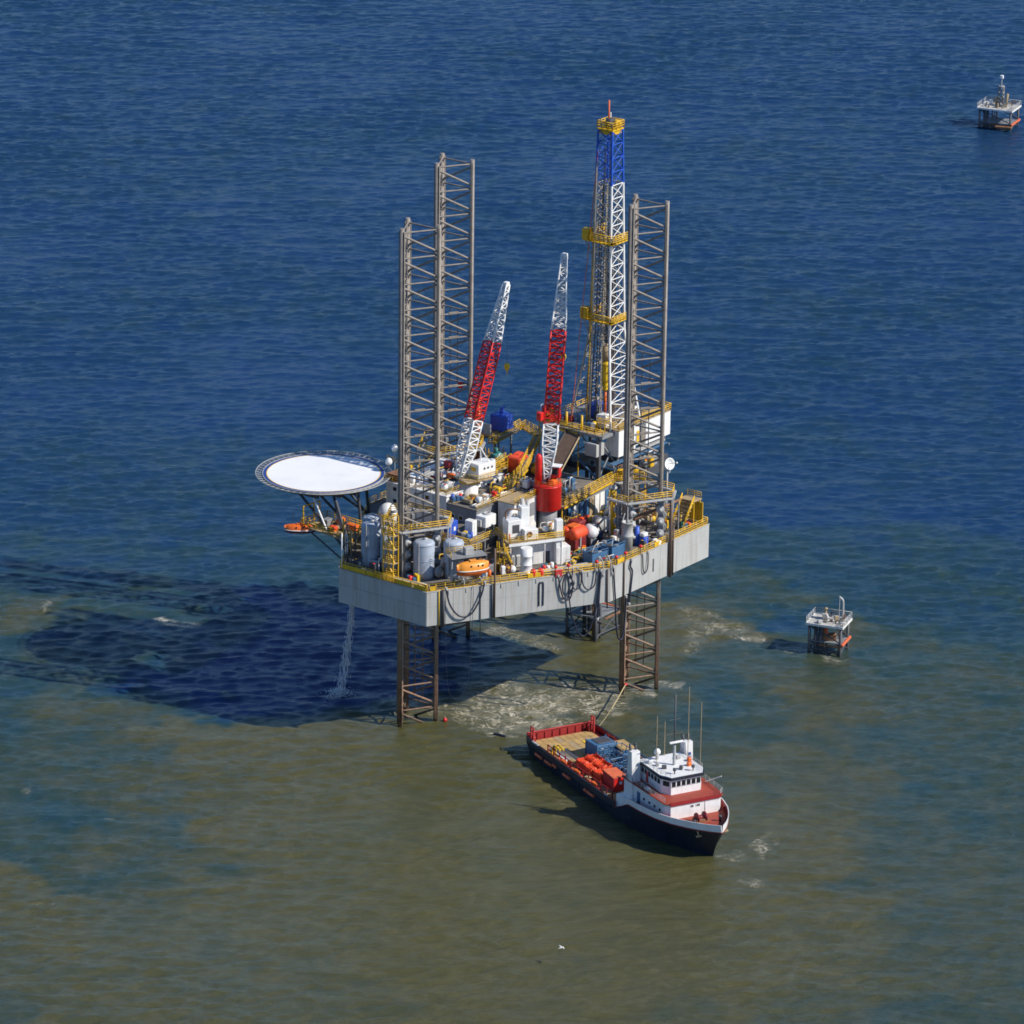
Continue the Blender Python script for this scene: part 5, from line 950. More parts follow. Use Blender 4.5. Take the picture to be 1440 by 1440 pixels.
t = Thing('stern_stair', 'yellow and tan stair block at the right stern corner', 'stairs', RIG, (22.8, -24.0, ZD))
for k in range(7): t.box('tread', (20.6 + k * .42, -24.0, ZD + .5 + k * .62), (.5, 2.6, .12), 'tan', 0, .01)
t.rail([(20.3, -25.3, ZD + .4), (23.4, -25.3, ZD + 4.6)], h=1.1, step=1.0, r=.065); t.rail([(20.3, -22.7, ZD + .4), (23.4, -22.7, ZD + 4.6)], h=1.1, step=1.0, r=.065)
t.box('landing', (24.3, -23.9, ZD + 4.6), (2.4, 3.2, .2), 'tan', 0, .02); t.rail([(25.4, -25.4, ZD + 4.7), (25.4, -22.4, ZD + 4.7)], h=1.1); t.box('yellow_wall', (25.3, -24.3, ZD + 2.2), (.2, 3.2, 3.6), 'yellow', 0, .03); t.box('side_wall', (24.2, -22.3, ZD + 2.4), (2.4, .14, 4.2), 'tan', 0, .03)
for x in (23.3, 25.2):
    for y in (-25.3, -22.5): t.bar('post', (x, y, ZD), (x, y, ZD + 4.6), .12, 'yellow')
t = Thing('pipe_boom', 'thin rusty pipe boom lying across the right leg jacking frame', 'pipe', RIG, (9.5, -22.5, 33.0))
t.cyl('boom', (9.0, -22.6, 32.9), (19.2, -25.4, 34.6), .22, 'rust', 8); t.bar('rest', (9.2, -22.6, ZD), (9.2, -22.6, 32.8), .14, 'grey'); t.bar('rest', (18.6, -25.3, ZD), (18.6, -25.3, 34.4), .14, 'grey')
# extinguishers and lamps along the rail
RED = [('FM', .585, 'red fire drum at the rail below the white column'), ('FM', .625, 'second red fire drum right of the white column'), ('FM', .70, 'red lamp over the left hose loops'), ('FM', .77, 'red lamp over the middle hose loops'), ('FM', .925, 'red lamp left of the blue baskets at the rail'),
       ('MR', .06, 'red float on the rail before the blue baskets'), ('MR', .15, 'red lamp before the grey open drum'), ('MR', .30, 'red lamp at the rail beside the white sacks')]
for i, (sd_, f_, lab) in enumerate(RED):
    p = edge(side=sd_, f=f_, out=-.6 if i < 2 else .05); big = i < 2
    t = Thing('fire_drum' if big else 'rail_lamp', lab, 'drum' if big else 'lamp', RIG, (p.x, p.y, ZD), group='red safety gear along the rail')
    t.mb('body', MB().lathe((p.x, p.y, ZD + (.1 if big else 1.3)), [(0, 0), (.5, .05), (.55, .3), (.55, 1.0), (.4, 1.3), (0, 1.35)] if big else [(0, 0), (.28, .08), (.34, .3), (.26, .52), (0, .6)], 14), 'red')
    t.bar('stand', (p.x, p.y, ZD), (p.x, p.y, ZD + (.15 if big else 1.35)), .07, 'dark')
p = edge(side='FM', f=.715, out=.15); t = Thing('hose_box', 'red hose box fixed outside the front rail', 'box', RIG, (p.x, p.y, ZD - .3)); t.box('box', (p.x, p.y, ZD + .35), (1.3, .5, 1.1), 'cred', ang, .05); t.box('lid', (p.x, p.y, ZD + .93), (1.4, .6, .08), 'red', ang, .01)
# ---------------------------------------------------------------- hoses and ropes hanging from the hull
def hang(lab, pts, r_, mat='hose', name='loading_hose', cat='hose'):
    t = Thing(name, lab, cat, RIG, tuple(pts[0]), group='hoses hanging from the front side'); sp = spline(pts, 7); L = len(sp)
    t.mb('hose', MB().path(sp, r_, 7), mat)
    for p in (sp[0], sp[-1]): t.mb('coupling', MB().lathe(tuple(p - Vector((0, 0, .25))), [(r_ * 1.5, 0), (r_ * 1.6, .1), (r_ * 1.6, .4), (r_ * 1.5, .5)], 8), 'galv')
def E(side, f, out, z): p = edge(side=side, f=f, out=out); return Vector((p.x, p.y, z))
hang('black hose drooping in a deep curve below the orange lifeboat', [E('FM', .10, .5, ZD + .4), E('FM', .12, .6, 25.8), E('FM', .17, .7, 23.6), E('FM', .23, .7, 23.6), E('FM', .28, .6, 26.0), E('FM', .31, .4, ZD + .6)], .15)
hang('thin rope loop hanging far below the hull near the bow leg', [E('FM', .10, .35, ZD), E('FM', .10, .35, 20), E('FM', .115, .35, 11), E('FM', .15, .35, 8.4), E('FM', .20, .35, 9.2), E('FM', .235, .35, 14), E('FM', .25, .35, ZD)], .04, 'hose', 'hanging_rope', 'rope')
hang('coiled black hose left of the loops on the front side', [E('FM', .71, .4, ZD), E('FM', .72, .5, 26.5), E('FM', .74, .5, 24.2), E('FM', .775, .5, 24.0), E('FM', .79, .5, 26.5), E('FM', .765, .45, ZD + .5), E('FM', .735, .55, 27.2), E('FM', .74, .6, 25.0), E('FM', .77, .6, 24.8), E('FM', .80, .5, 27)], .13)
hang('black hose looping below the hull under the middle of the front side', [E('FM', .765, .4, ZD), E('FM', .77, .5, 24.5), E('FM', .79, .5, 20.5), E('FM', .83, .5, 17.3), E('FM', .87, .5, 17.0), E('FM', .91, .5, 20.0), E('FM', .935, .5, 24.5), E('FM', .945, .4, ZD)], .12)
hang('short black hose loop between the coils and the blue baskets', [E('FM', .84, .4, ZD + .3), E('FM', .845, .5, 26.4), E('FM', .875, .5, 25.2), E('FM', .91, .5, 26.0), E('FM', .92, .4, ZD + .2)], .12)
hang('thick black hose running straight down before the blue baskets', [E('FM', .945, .3, ZD), E('FM', .94, .35, 26), E('FM', .935, .35, 22.0), E('FM', .93, .35, 19.5)], .2)
hang('second thick black hose right of the first before the blue baskets', [E('MR', .02, .3, ZD + .2), E('MR', .03, .35, 25.5), E('MR', .045, .35, 22.0), E('MR', .05, .4, 18.5), E('MR', .07, .5, 15.2), E('MR', .11, .5, 14.6), E('MR', .14, .4, 17.5), E('MR', .15, .35, 22)], .15)
hang('black hose with a hooked top beside the right leg', [E('MR', .20, .3, ZD), E('MR', .185, .4, 27.3), E('MR', .205, .4, 26.2), E('MR', .195, .35, 23.0), E('MR', .18, .35, 20.4)], .16)
hang('pale hose loop below the white sacks', [E('MR', .31, .3, ZD + .1), E('MR', .315, .4, 25.6), E('MR', .335, .4, 24.8), E('MR', .36, .4, 25.8), E('MR', .365, .3, ZD + .1)], .1)
hang('grey hose bundle arching over the rail left of the red float', [E('FM', .92, -.8, ZD + .8), E('FM', .935, -.2, ZD + 2.2), E('FM', .955, .25, ZD + 1.6), E('FM', .96, .35, ZD - 1)], .1, 'galv')
hang('grey hose arching over the rail right of the blue basket', [E('FM', .98, -.8, ZD + .8), E('FM', .985, -.2, ZD + 2.4), E('FM', .995, .25, ZD + 1.6), E('MR', .01, .35, ZD - 1)], .1, 'galv')
hang('coil of black hose looping beneath the two red rail lamps', [E('FM', .79, .4, ZD + .9), E('FM', .785, .5, 27.2), E('FM', .80, .5, 25.6), E('FM', .83, .5, 26.0), E('FM', .835, .5, 28.0), E('FM', .815, .4, ZD + .9)], .1)
# ---------------------------------------------------------------- water pouring from the far side of the hull
rnd = random.Random(5); mb = MB()
x, y = -23.4, 17.6
wm = bpy.data.materials.new('falling_water'); wm.use_nodes = True; b = wm.node_tree.nodes['Principled BSDF']; b.inputs['Base Color'].default_value = (.88, .90, .93, 1); b.inputs['Roughness'].default_value = .4; b.inputs['Alpha'].default_value = .8; b.inputs['IOR'].default_value = 1.33
M['jet'] = wm
t = Thing('water_discharge', 'stream of water falling from the hull into the shaded sea', 'water jet', RIG, (x, y, 0)); mb = MB()
for k in range(900):      # ragged threads and drops of the falling stream, spreading on the way down
    u = rnd.random(); z_ = 24 * (1 - u); sp = .10 + .42 * u; dx, dy = rnd.gauss(0, sp), rnd.gauss(0, sp); ln = rnd.uniform(.25, 1.1)
    x_, y_ = x + 1.5 * (1 - u ** 2), y - 1.9 * (1 - u ** 2); mb.tube((x_ + dx, y_ + dy, z_), (x_ + dx * 1.04 - .03 * u, y_ + dy * 1.04 + .04 * u, max(0, z_ - ln)), rnd.uniform(.02, .06), 4)
t.mb('stream', mb, 'jet', kind='stuff'); mb = MB()
for k in range(420):
    a, r_ = rnd.uniform(0, 6.28), abs(rnd.gauss(0, 1.3)); s_ = rnd.uniform(.04, .16)
    mb.lathe((x + r_ * math.cos(a), y + r_ * math.sin(a), rnd.uniform(.1, 1.5) * math.exp(-r_ / 1.6)), [(0, -s_), (s_, 0), (0, s_)], 5)
t.mb('splash', mb, 'jet', kind='stuff')
# ---------------------------------------------------------------- well platform under the derrick
def well_platform(lab, frame, base, rz, a, b, z1, z2, mats, seed, landing=True, dense=False):
    rnd = random.Random(seed); t = Thing('well_platform', lab, 'well platform', frame, base, rz=rz, rel=True, group='small well platforms on piles')
    for x in (-a / 2 + .5, a / 2 - .5):
        for y in (-b / 2 + .5, b / 2 - .5): t.cyl('pile', (x, y, -4), (x, y, z2), .28, mats[0], 10)
    for x in (-a / 2 + 1.6, -a / 2 + 2.5): t.cyl('conductor', (x, -b / 2 + 1.0, -4), (x, -b / 2 + 1.0, z2 - .1), .3, 'dark', 10)
    t.box('upper_deck', (0, 0, z2 + .12), (a, b, .24), 'pale' if mats[1] == 'white' else mats[1], 0, .03)
    for s_ in (-1, 1): t.box('deck_beam', (0, s_ * (b / 2 + .05), z2 + .1), (a + .2, .14, .45), mats[1], 0, .02); t.box('deck_beam', (s_ * (a / 2 + .05), 0, z2 + .1), (.14, b, .45), mats[1], 0, .02)
    t.rail([(-a / 2, -b / 2, z2 + .24), (a / 2, -b / 2, z2 + .24), (a / 2, b / 2, z2 + .24), (-a / 2, b / 2, z2 + .24)][1:] + [(-a / 2, -b / 2, z2 + .24)], mats[2], h=1.2, step=1.3, r=.06)
    if landing:
        t.box('lower_deck', (.3, 0, z1), (a * .86, b * .8, .16), 'grey', 0, .02); t.box('landing_beam', (a / 2 - .1, 0, z1), (.4, b * .95, .45), 'fender', 0, .04); t.box('landing_beam', (a * .15, -b / 2 + .3, z1 - .4), (a * .6, .3, .35), 'rust', 0, .04)
    for x0, x1 in ((-a / 2 + .5, a / 2 - .5),):
        for y in (-b / 2 + .5, b / 2 - .5): t.bar('brace', (x0, y, z1), (x1, y, .2), .13, mats[0]); t.bar('brace', (x1, y, z1), (x0, y, .2), .13, mats[0])
    for x in (-a / 2 + .5, a / 2 - .5): t.bar('brace', (x, -b / 2 + .5, z1), (x, b / 2 - .5, .2), .13, mats[0]); t.bar('brace', (x, b / 2 - .5, z1), (x, -b / 2 + .5, .2), .13, mats[0]); t.bar('brace', (x, -b / 2 + .5, z2 - .2), (x, b / 2 - .5, z1 + .2), .11, mats[0])
    for y in (-b / 2 + .5, b / 2 - .5): t.bar('brace', (-a / 2 + .5, y, z2 - .2), (a / 2 - .5, y, z1 + .2), .11, mats[0]); t.bar('girt', (-a / 2 + .5, y, .9), (a / 2 - .5, y, .9), .16, mats[0])
    for k in range(5): xx, yy = rnd.uniform(-.38, .38) * a, rnd.uniform(-.3, .38) * b; t.cyl('riser_pipe', (xx, yy, -3), (xx, yy, z2), rnd.uniform(.1, .2), rnd.choice(('dark', 'rust', 'brown')), 8)
    for k in range(15):
        x, y = rnd.uniform(-a * .40, a * .40), rnd.uniform(-b * .38, b * .38); hh = rnd.uniform(.3, 1.5); m = rnd.choice(('galv', 'white', 'rust', 'grey', 'tan', 'dark'))
        if k % 2: t.box('equipment', (x, y, z2 + .24 + hh / 2), (rnd.uniform(.3, .9), rnd.uniform(.3, .8), hh * .7), m, rnd.uniform(0, 1), .06)
        else: t.mb('riser', MB().path(spline([(x, y, z2 + .2), (x, y, z2 + hh), (x + .3, y, z2 + hh + .25), (x + 1.1, y + .2, z2 + hh + .2)], 4), .12, 6), m)
    t.mb('tree_valve', MB().lathe((-a * .12, b * .1, z2 + .2), [(.3, 0), (.3, .8), (.45, .85), (.45, 1.1), (.22, 1.15), (.22, 1.9), (.35, 1.95), (.35, 2.2), (0, 2.3)], 12), 'tan')
    return t
t = well_platform('dark well platform standing in the shade below the derrick', RIG, (30.5, 1.4, 0), 0, 8.5, 7.5, 4.0, 9.0, ('dark', 'dark', 'grey'), 3)
for k in range(3): t.cyl('conductor', (-2 + 1.6 * k, .6, -4), (-2 + 1.6 * k, .6, 33), .38, 'dark', 10)
t = well_platform('weathered pale well platform standing alone right of the rig', WORLD, (59.8, 16.8, 0), R(-21), 6.9, 5.4, 2.3, 5.6, ('dark', 'white', 'galv'), 4)
t.mb('crane_pipe', MB().path(spline([(2.2, 1.2, 5.8), (2.2, 1.2, 9.0), (2.0, 1.2, 9.8), (1.4, 1.1, 10.3)], 4), .22, 8), 'galv'); t.bar('lamp_mast', (1.6, .9, 5.8), (1.6, .9, 10.4), .07, 'galv'); t.box('wellhead_box', (.4, -.6, 3.0), (2.4, 1.4, 1.2), 'rust', R(20), .1)
t.box('red_valve', (-.2, -1.0, 4.2), (.7, .6, 1.2), 'fender', 0, .1)
t = well_platform('far pale well platform near the top right corner of the picture', WORLD, (123.6, 390.0, 0), R(-24), 9.2, 7.0, 1.6, 5.0, ('dark', 'white', 'galv'), 8)
t.mb('tower', MB().rail([(-.6, .6, 5.2), (.6, .6, 5.2), (.6, 1.6, 5.2), (-.6, 1.6, 5.2)], h=5.0, r=.12, step=1.2, rails=(.25, .5, .75, 1.1), closed=True), 'galv'); t.bar('lamp_mast', (0, 1.1, 9.5), (0, 1.1, 12.5), .14, 'galv'); t.box('lantern', (0, 1.1, 12.6), (.8, .8, .9), 'cwhite', 0, .1); t.mb('crane_post', MB().tube((1.6, .4, 5.2), (2.0, .4, 8.6), .3, 8), 'tan')
t.box('boat_landing', (2.6, -3.6, 1.0), (4.2, 1.6, .5), 'rust', R(8), .06)

# ---------------------------------------------------------------- supply vessel
SHIP = Matrix.Translation((11.5, -32.3, 0)) @ Matrix.Rotation(R(-62.4), 4, 'Z')      # x from stern to bow, y to the far side
ST = [(-1.6, 6.5, 5.9), (-.4, 6.95, 6.4), (6, 7.15, 6.8), (20, 7.2, 6.9), (31, 7.2, 6.85), (36, 7.1, 6.4), (40, 6.85, 5.5), (44, 6.3, 4.2), (47.5, 5.2, 2.7), (50.5, 3.7, 1.1), (52.8, 2.1, .35), (54.2, .9, .12), (54.9, .12, .05)]
def zdeck(s): return 2.0 if s < 31 else 2.0 + 2.5 * min(1, (s - 31) / 5.0) + max(0, s - 38) * .045
def zst(s): return 0 if s <= 50.5 else 0
def hull_ring(s, hb, wl):
    zd = zdeck(s); sw = 0 if s < 47 else (s - 47) * 0.0
    u = max(0, (s - 50.8)) / 4.1        # raked stem: lower points pull back towards the stern
    pts = []
    for k, z in enumerate((-1.8, 0.0, zd * .5, zd)):
        w = {0: wl * .86, 1: wl, 2: wl + (hb - wl) * .42, 3: hb}[k]
        xs = s - u * 3.4 * (1 - max(0, z) / zd) ** 1.0
        pts.append((xs, w, z))
    return pts
t = Thing('supply_vessel', 'navy hulled supply vessel with white wheelhouse moored below the rig', 'ship', SHIP, (25, 0, 0))
vs = []; fs = []
for s, hb, wl in ST:
    rg = hull_ring(s, hb, wl); vs += [(x, -w, z) for x, w, z in rg] + [(x, w, z) for x, w, z in reversed(rg)]
for i in range(len(ST) - 1):
    for j in (0, 1, 2, 4, 5, 6): fs.append((i * 8 + j, i * 8 + 8 + j, i * 8 + 9 + j, i * 8 + 1 + j))
fs.append(tuple(range(8))); fs.append(tuple(range(len(vs) - 1, len(vs) - 9, -1)))
hull_mb = MB().add([(x, y, z) for x, y, z in vs], [tuple(reversed(f)) for f in fs], [True] * (len(fs) - 2) + [False] * 2)
t.mb('hull', hull_mb, 'navy')
def strake(s0, s1, h0, thick, dz, mat, name, inset=0.0, n=16, side=(-1, 1), h1=None, flare=.12):
    """plate standing on the deck edge between two stations"""
    def hbw(s):
        for (a, ha, _), (b, hb_, _) in zip(ST[:-1], ST[1:]):
            if a <= s <= b: return ha + (hb_ - ha) * (s - a) / (b - a)
        return ST[-1][1]
    for sd_ in side:
        v = []; f = []; n1 = n
        for i in range(n + 1):
            s = s0 + (s1 - s0) * i / n; w = max(.06, hbw(s) - inset); z0 = zdeck(s) + dz; h = h0 + ((h1 if h1 is not None else h0) - h0) * i / n
            for o_, z in ((0, z0), (flare * h if dz >= 0 and h > .5 else 0, z0 + h), ((flare * h if dz >= 0 and h > .5 else 0) - thick, z0 + h), (-thick, z0)):
                v.append((s, sd_ * max(.03, w + o_), z))
        for i in range(n):
            for j in range(4): f.append((i * 4 + j, i * 4 + 4 + j, i * 4 + 4 + (j + 1) % 4, i * 4 + (j + 1) % 4))
        f += [(0, 1, 2, 3), tuple(range(n * 4 + 3, n * 4 - 1, -1))]
        if sd_ > 0: f = [tuple(reversed(q)) for q in f]
        t.mb(name, MB().add(v, f), mat)
strake(34.6, 54.9, 1.0, .14, .03, 'cwhite', 'bow_bulwark', h1=1.25)
strake(35.2, 54.85, 1.0, .05, .06, 'bulwark', 'bulwark_lining', inset=.16, h1=1.15)
strake(33.0, 54.9, .14, .2, -.14, 'bulwark', 'red_line', inset=-.07)
strake(-1.5, 31.5, 1.05, .10, .02, 'navy', 'aft_bulwark', flare=0)
strake(-1.4, 31.0, .98, .04, .04, 'bulwark', 'bulwark_lining', inset=.14, flare=0)
strake(-1.4, 31.0, .10, .30, 1.03, 'navy', 'cap_rail', inset=.0)
# stern bulwark with ribs
sb = t.box('stern_bulwark', (-1.48, 0, 2.75), (.12, 12.9, 1.45), 'bulwark', 0, .02)
for k in range(9): t.box('stern_rib', (-1.34, -6.0 + 1.5 * k, 2.6), (.18, .08, 1.2), 'bulwark', 0, .01, parent=sb)
t.box('stern_cap', (-1.45, 0, 3.5), (.4, 13.1, .1), 'cred', 0, .02)
for y, s_ in ((-6.0, 1), (5.8, 1)):
    for dx in (0, .9): t.bar('stern_post', (-.8 + dx, y, 2.0), (-.8 + dx, y, 4.9), .16, 'cred')
    for z in (3.3, 4.1, 4.9): t.bar('stern_post_rung', (-.8, y, z), (.1, y, z), .1, 'cred')
    t.box('roller', (-.7, y * .92, 2.5), (.8, .6, 1.0), 'bulwark', 0, .08)
# side gates and crash rails
for k in range(12):
    s = 5 + k * 2.1
    for y in (-5.75, 5.9): t.bar('crash_post', (s, y, 2.0), (s, y, 3.6 + .3 * (k % 2)), .12, 'maroon' if k % 3 else 'bulwark')
for y in (-5.75, 5.9):
    for z in (3.5,): t.bar('crash_rail', (5, y, z), (28.2, y, z), .09, 'bulwark')
# deck: timber boards
ad = t.mb('aft_deck', MB().prism([(-1.4, -6.4), (31.6, -7.0), (31.6, 7.0), (-1.4, 6.4)], 1.93, 2.012), 'shipdeck')
rnd = random.Random(3)
for i in range(11):
    for j in range(9):
        s0, w = -.9 + i * 2.9, 1.22
        t.box('deck_board', (s0 + 1.43, -4.9 + j * 1.23, 2.04 + rnd.uniform(0, .03)), (2.84, w - .05, .09), 'wood' if rnd.random() < .86 else 'tan', rnd.uniform(-.004, .004), .01, parent=ad)
t.box('dark_mat', (9.2, -2.6, 2.13), (9.0, 1.5, .06), 'dark', R(1), .01); t.box('yellow_mat', (4.4, 3.2, 2.13), (3.0, 2.4, .06), 'gold', R(3), .01)
# fore deck and house
fd = [(s, hb) for s, hb, _ in ST if s >= 36]
t.mb('fore_deck', MB().add([(s, -hb * .97, zdeck(s) + .03) for s, hb in fd] + [(s, hb * .97, zdeck(s) + .03) for s, hb in fd], [(i, i + 1, len(fd) + i + 1, len(fd) + i) for i in range(len(fd) - 1)]), 'shipdeck')
t.mb('step_wall', MB().box((33.4, 0, 3.2), (4.6, 13.4, 2.6), 0, .05), 'cwhite')
h1 = t.mb('house', MB().prism([(31.8, -5.6), (45.2, -5.2), (45.9, -4.6), (45.9, 4.6), (45.2, 5.2), (31.8, 5.6)], 4.45, 7.55), 'cwhite')
t.mb('boat_deck', MB().prism([(31.6, -6.0), (45.4, -5.5), (46.1, -4.8), (46.1, 4.8), (45.4, 5.5), (31.6, 6.0)], 7.55, 7.7), 'shipdeck')
t.mb('boat_deck_edge', MB().rail([(31.8, -5.9, 7.7), (45.3, -5.4, 7.7)], h=1.0, step=1.5, r=.04).rail([(45.9, 4.7, 7.7), (45.3, 5.4, 7.7), (31.8, 5.9, 7.7)], h=1.0, step=1.5, r=.04), 'galv')
t.mb('red_coaming', MB().prism([(45.95, -4.75), (46.14, -4.75), (46.14, 4.75), (45.95, 4.75)], 7.35, 7.95), 'bulwark')
# wheelhouse with wings of windows
wh = [(33.6, -3.7), (40.9, -3.7), (42.5, -2.7), (42.5, 2.9), (40.9, 3.9), (33.6, 3.9)]
h2 = t.mb('wheelhouse', MB().prism(wh, 7.7, 10.4), 'cwhite')
t.mb('wheelhouse_brow', MB().prism([(33.2, -4.1), (41.1, -4.1), (42.95, -3.0), (42.95, 3.2), (41.1, 4.3), (33.2, 4.3)], 10.4, 10.85), 'navy')
t.mb('wheelhouse_roof', MB().prism([(33.4, -3.9), (41.0, -3.9), (42.7, -2.85), (42.7, 3.05), (41.0, 4.1), (33.4, 4.1)], 10.85, 10.93), 'cwhite')
for k in range(6): t.box('window', (42.5, -2.2 + k * .93, 9.55), (.10, .72, .85), 'glass', 0, .02, parent=h2)
for k in range(6): t.box('window_frame', (42.5, -2.2 + k * .93, 9.06), (.16, .8, .08), 'grey', 0, .01, parent=h2)
for k in range(6): t.box('window', (34.6 + k * 1.1, -3.7, 9.55), (.8, .10, .85), 'glass', 0, .02, parent=h2); t.box('window', (34.6 + k * 1.1, 3.9, 9.55), (.8, .10, .85), 'glass', 0, .02, parent=h2)
t.box('window', (41.7, -3.2, 9.55), (1.2, .1, .85), 'glass', math.atan2(1.0, 1.6), .02, parent=h2); t.box('window', (41.7, 3.4, 9.55), (1.2, .1, .85), 'glass', math.atan2(-1.0, 1.6), .02, parent=h2)
t.box('door', (36.2, -3.72, 8.8), (.8, .1, 1.9), 'cred', 0, .02); t.box('lower_door', (36.6, -5.52, 5.6), (.9, .1, 2.0), 'steelblue', R(2), .02)
for k in range(4): t.mb('port_hole', MB().lathe((38.4 + k * 1.7, -5.44 + k * .05, 6.0), [(.24, 0), (.24, .1), (0, .11)], 10, axis=(0, -1, 0)), 'glass', parent=h1)
# name on the front of the house: illegible small dark letters
for k, w_ in enumerate((.28, .28, .0, .12, .28, .28)):
    if w_: t.box('name_letter', (45.92, -.75 + k * .30, 6.7), (.04, w_ * .75, .42 if k % 2 else .36), 'dark', 0, .0)
t.box('front_pipe', (45.95, 1.9, 5.9), (.1, .14, 3.0), 'white', 0, .01)
# funnels
for y, lab in ((-5.0, 'white funnel casing on the near side, shaded flank'), (5.0, 'white funnel casing on the far side with dark emblem')):
    f_ = t.mb('funnel', MB().add([(x, y + yy * .78, z) for x0, x1, z in ((32.8, 35.2, 2.1), (33.0, 34.8, 8.0), (33.2, 34.5, 12.9)) for x, yy in ((x0, -1), (x1, -1), (x1, 1), (x0, 1))],
        [(3, 2, 1, 0), (8, 9, 10, 11)] + [(r_ * 4 + i, r_ * 4 + (i + 1) % 4, r_ * 4 + 4 + (i + 1) % 4, r_ * 4 + 4 + i) for r_ in range(2) for i in range(4)]), 'cwhite', label=lab)
    for k in (-.5, .5): t.cyl('exhaust_pipe', (33.6, y + k, 12.6), (33.3, y + k, 14.0), .22, 'dark', 8)
for k, (dz, w_) in enumerate(((10.9, .5), (10.2, .7), (9.6, .55))): t.box('funnel_emblem', (34.74 + .055 * k, 5.0 + (.1, -.1, .05)[k], dz), (.06, w_, .5), 'padblue', 0, .0)
# roof gear
t.cyl('mast', (38.0, .3, 10.9), (38.0, .3, 23.5), .13, 'dark', 8); t.bar('mast_base', (38.0, .3, 10.9), (38.0, .3, 14.6), .26, 'galv', 8)
for z, L_ in ((16.5, 1.6), (19.0, 1.1)): t.bar('mast_yard', (38, .3 - L_, z), (38, .3 + L_, z), .06, 'dark')
for x, y, z1 in ((35.0, 4.6, 23.0), (36.4, 6.2, 20.5), (35.4, -1.6, 19.0), (33.8, .8, 17.0)): t.bar('whip_antenna', (x, y, 7.8 if abs(y) > 4.4 else 10.9), (x, y, z1), .06, 'tan')
t.mb('radar_arch', MB().box((38.6, .3, 15.2), (.4, 2.6, .3), 0, .05), 'cwhite'); t.mb('radio_dome', MB().lathe((34.6, -1.0, 11.0), [(.3, 0), (.3, .8), (.55, 1.0), (.55, 1.4), (.3, 1.75), (0, 1.8)], 12), 'cwhite')
t.mb('search_light', MB().lathe((41.6, -1.6, 11.0), [(.1, 0), (.1, .5), (.3, .55), (.3, .95), (0, 1.0)], 10), 'dark'); t.mb('search_light', MB().lathe((41.6, 1.9, 11.0), [(.1, 0), (.1, .5), (.3, .55), (.3, .95), (0, 1.0)], 10), 'dark')
for x, y, m_ in ((39.4, 2.4, 'orange'), (37.2, -2.4, 'galv'), (36.0, 2.2, 'galv'), (40.2, .4, 'dark'), (35.8, -2.9, 'cwhite'), (38.8, -2.0, 'dark'), (37.6, 3.4, 'orange')): t.box('roof_gear', (x, y, 11.25), (.8, .6, .65), m_, x, .1)
t.mb('roof_rail', MB().rail([(33.5, -3.8, 10.93), (40.9, -3.8, 10.93), (42.5, -2.8, 10.93)], h=.8, step=1.2, r=.03).rail([(42.5, 3.0, 10.93), (40.9, 4.0, 10.93), (33.5, 4.0, 10.93)], h=.8, step=1.2, r=.03), 'galv')
# bow gear
t.mb('windlass', MB().lathe((48.6, -1.3, 5.7), [(.9, 0), (.9, .2), (.4, .25), (.4, 1.4), (.9, 1.45), (.9, 1.7)], 16, axis=(0, 1, 0)), 'maroon'); t.box('windlass_frame', (48.6, -.4, 5.3), (1.5, 2.4, .6), 'rust', 0, .05)
for y in (-2.4, 2.4): t.mb('bollard', MB().lathe((50.0, y, 5.0), [(.22, 0), (.22, .8), (.3, .85), (.3, 1.0), (0, 1.0)], 10), 'dark')
for s_ in (-1, 1): t.mb('anchor', MB().path([(51.6, s_ * 2.75, 4.9), (51.7, s_ * 2.55, 4.0)], .14, 6).box((51.7, s_ * 2.5, 3.9), (.25, 1.0, .3), 0, .05), 'tan')
for k in range(6):
    for s_ in (-1, 1):
        s = 46.5 + k * 1.25; w_ = {0: 5.4, 1: 4.9, 2: 4.3, 3: 3.6, 4: 2.8, 5: 2.1}[k]; t.box('bulwark_rib', (s, s_ * (w_ - .18), zdeck(s) + .5), (.1, .3, .9), 'bulwark', 0, .01)
t.box('life_raft', (37.6, -5.0, 8.1), (1.5, .8, .8), 'dark', 0, .25); t.box('raft_cradle', (38.6, -5.0, 7.9), (.9, .8, .4), 'cwhite', 0, .05); t.bar('jib', (40, 5.2, 7.8), (42.5, 6.8, 9.4), .1, 'cwhite')
# fenders on the near flank
for s in (4.7, 8.2, 14.8, 21.6, 23.4):
    t.mb('side_fender', MB().tube((s - 1.2 if s != 21.6 else s - .4, -7.35, 1.62), (s + 1.2 if s != 21.6 else s + .4, -7.38, 1.62), .26, 8), 'fender')
for s in (10.2,): t.box('flank_patch', (s, -7.28, 1.8), (1.4, .12, .5), 'fender', 0, .03)
for s in (2.0, 3.2, 28): t.box('chock', (s, -6.9, 3.1), (1.0, .4, .3), 'galv', 0, .05)
ship = t

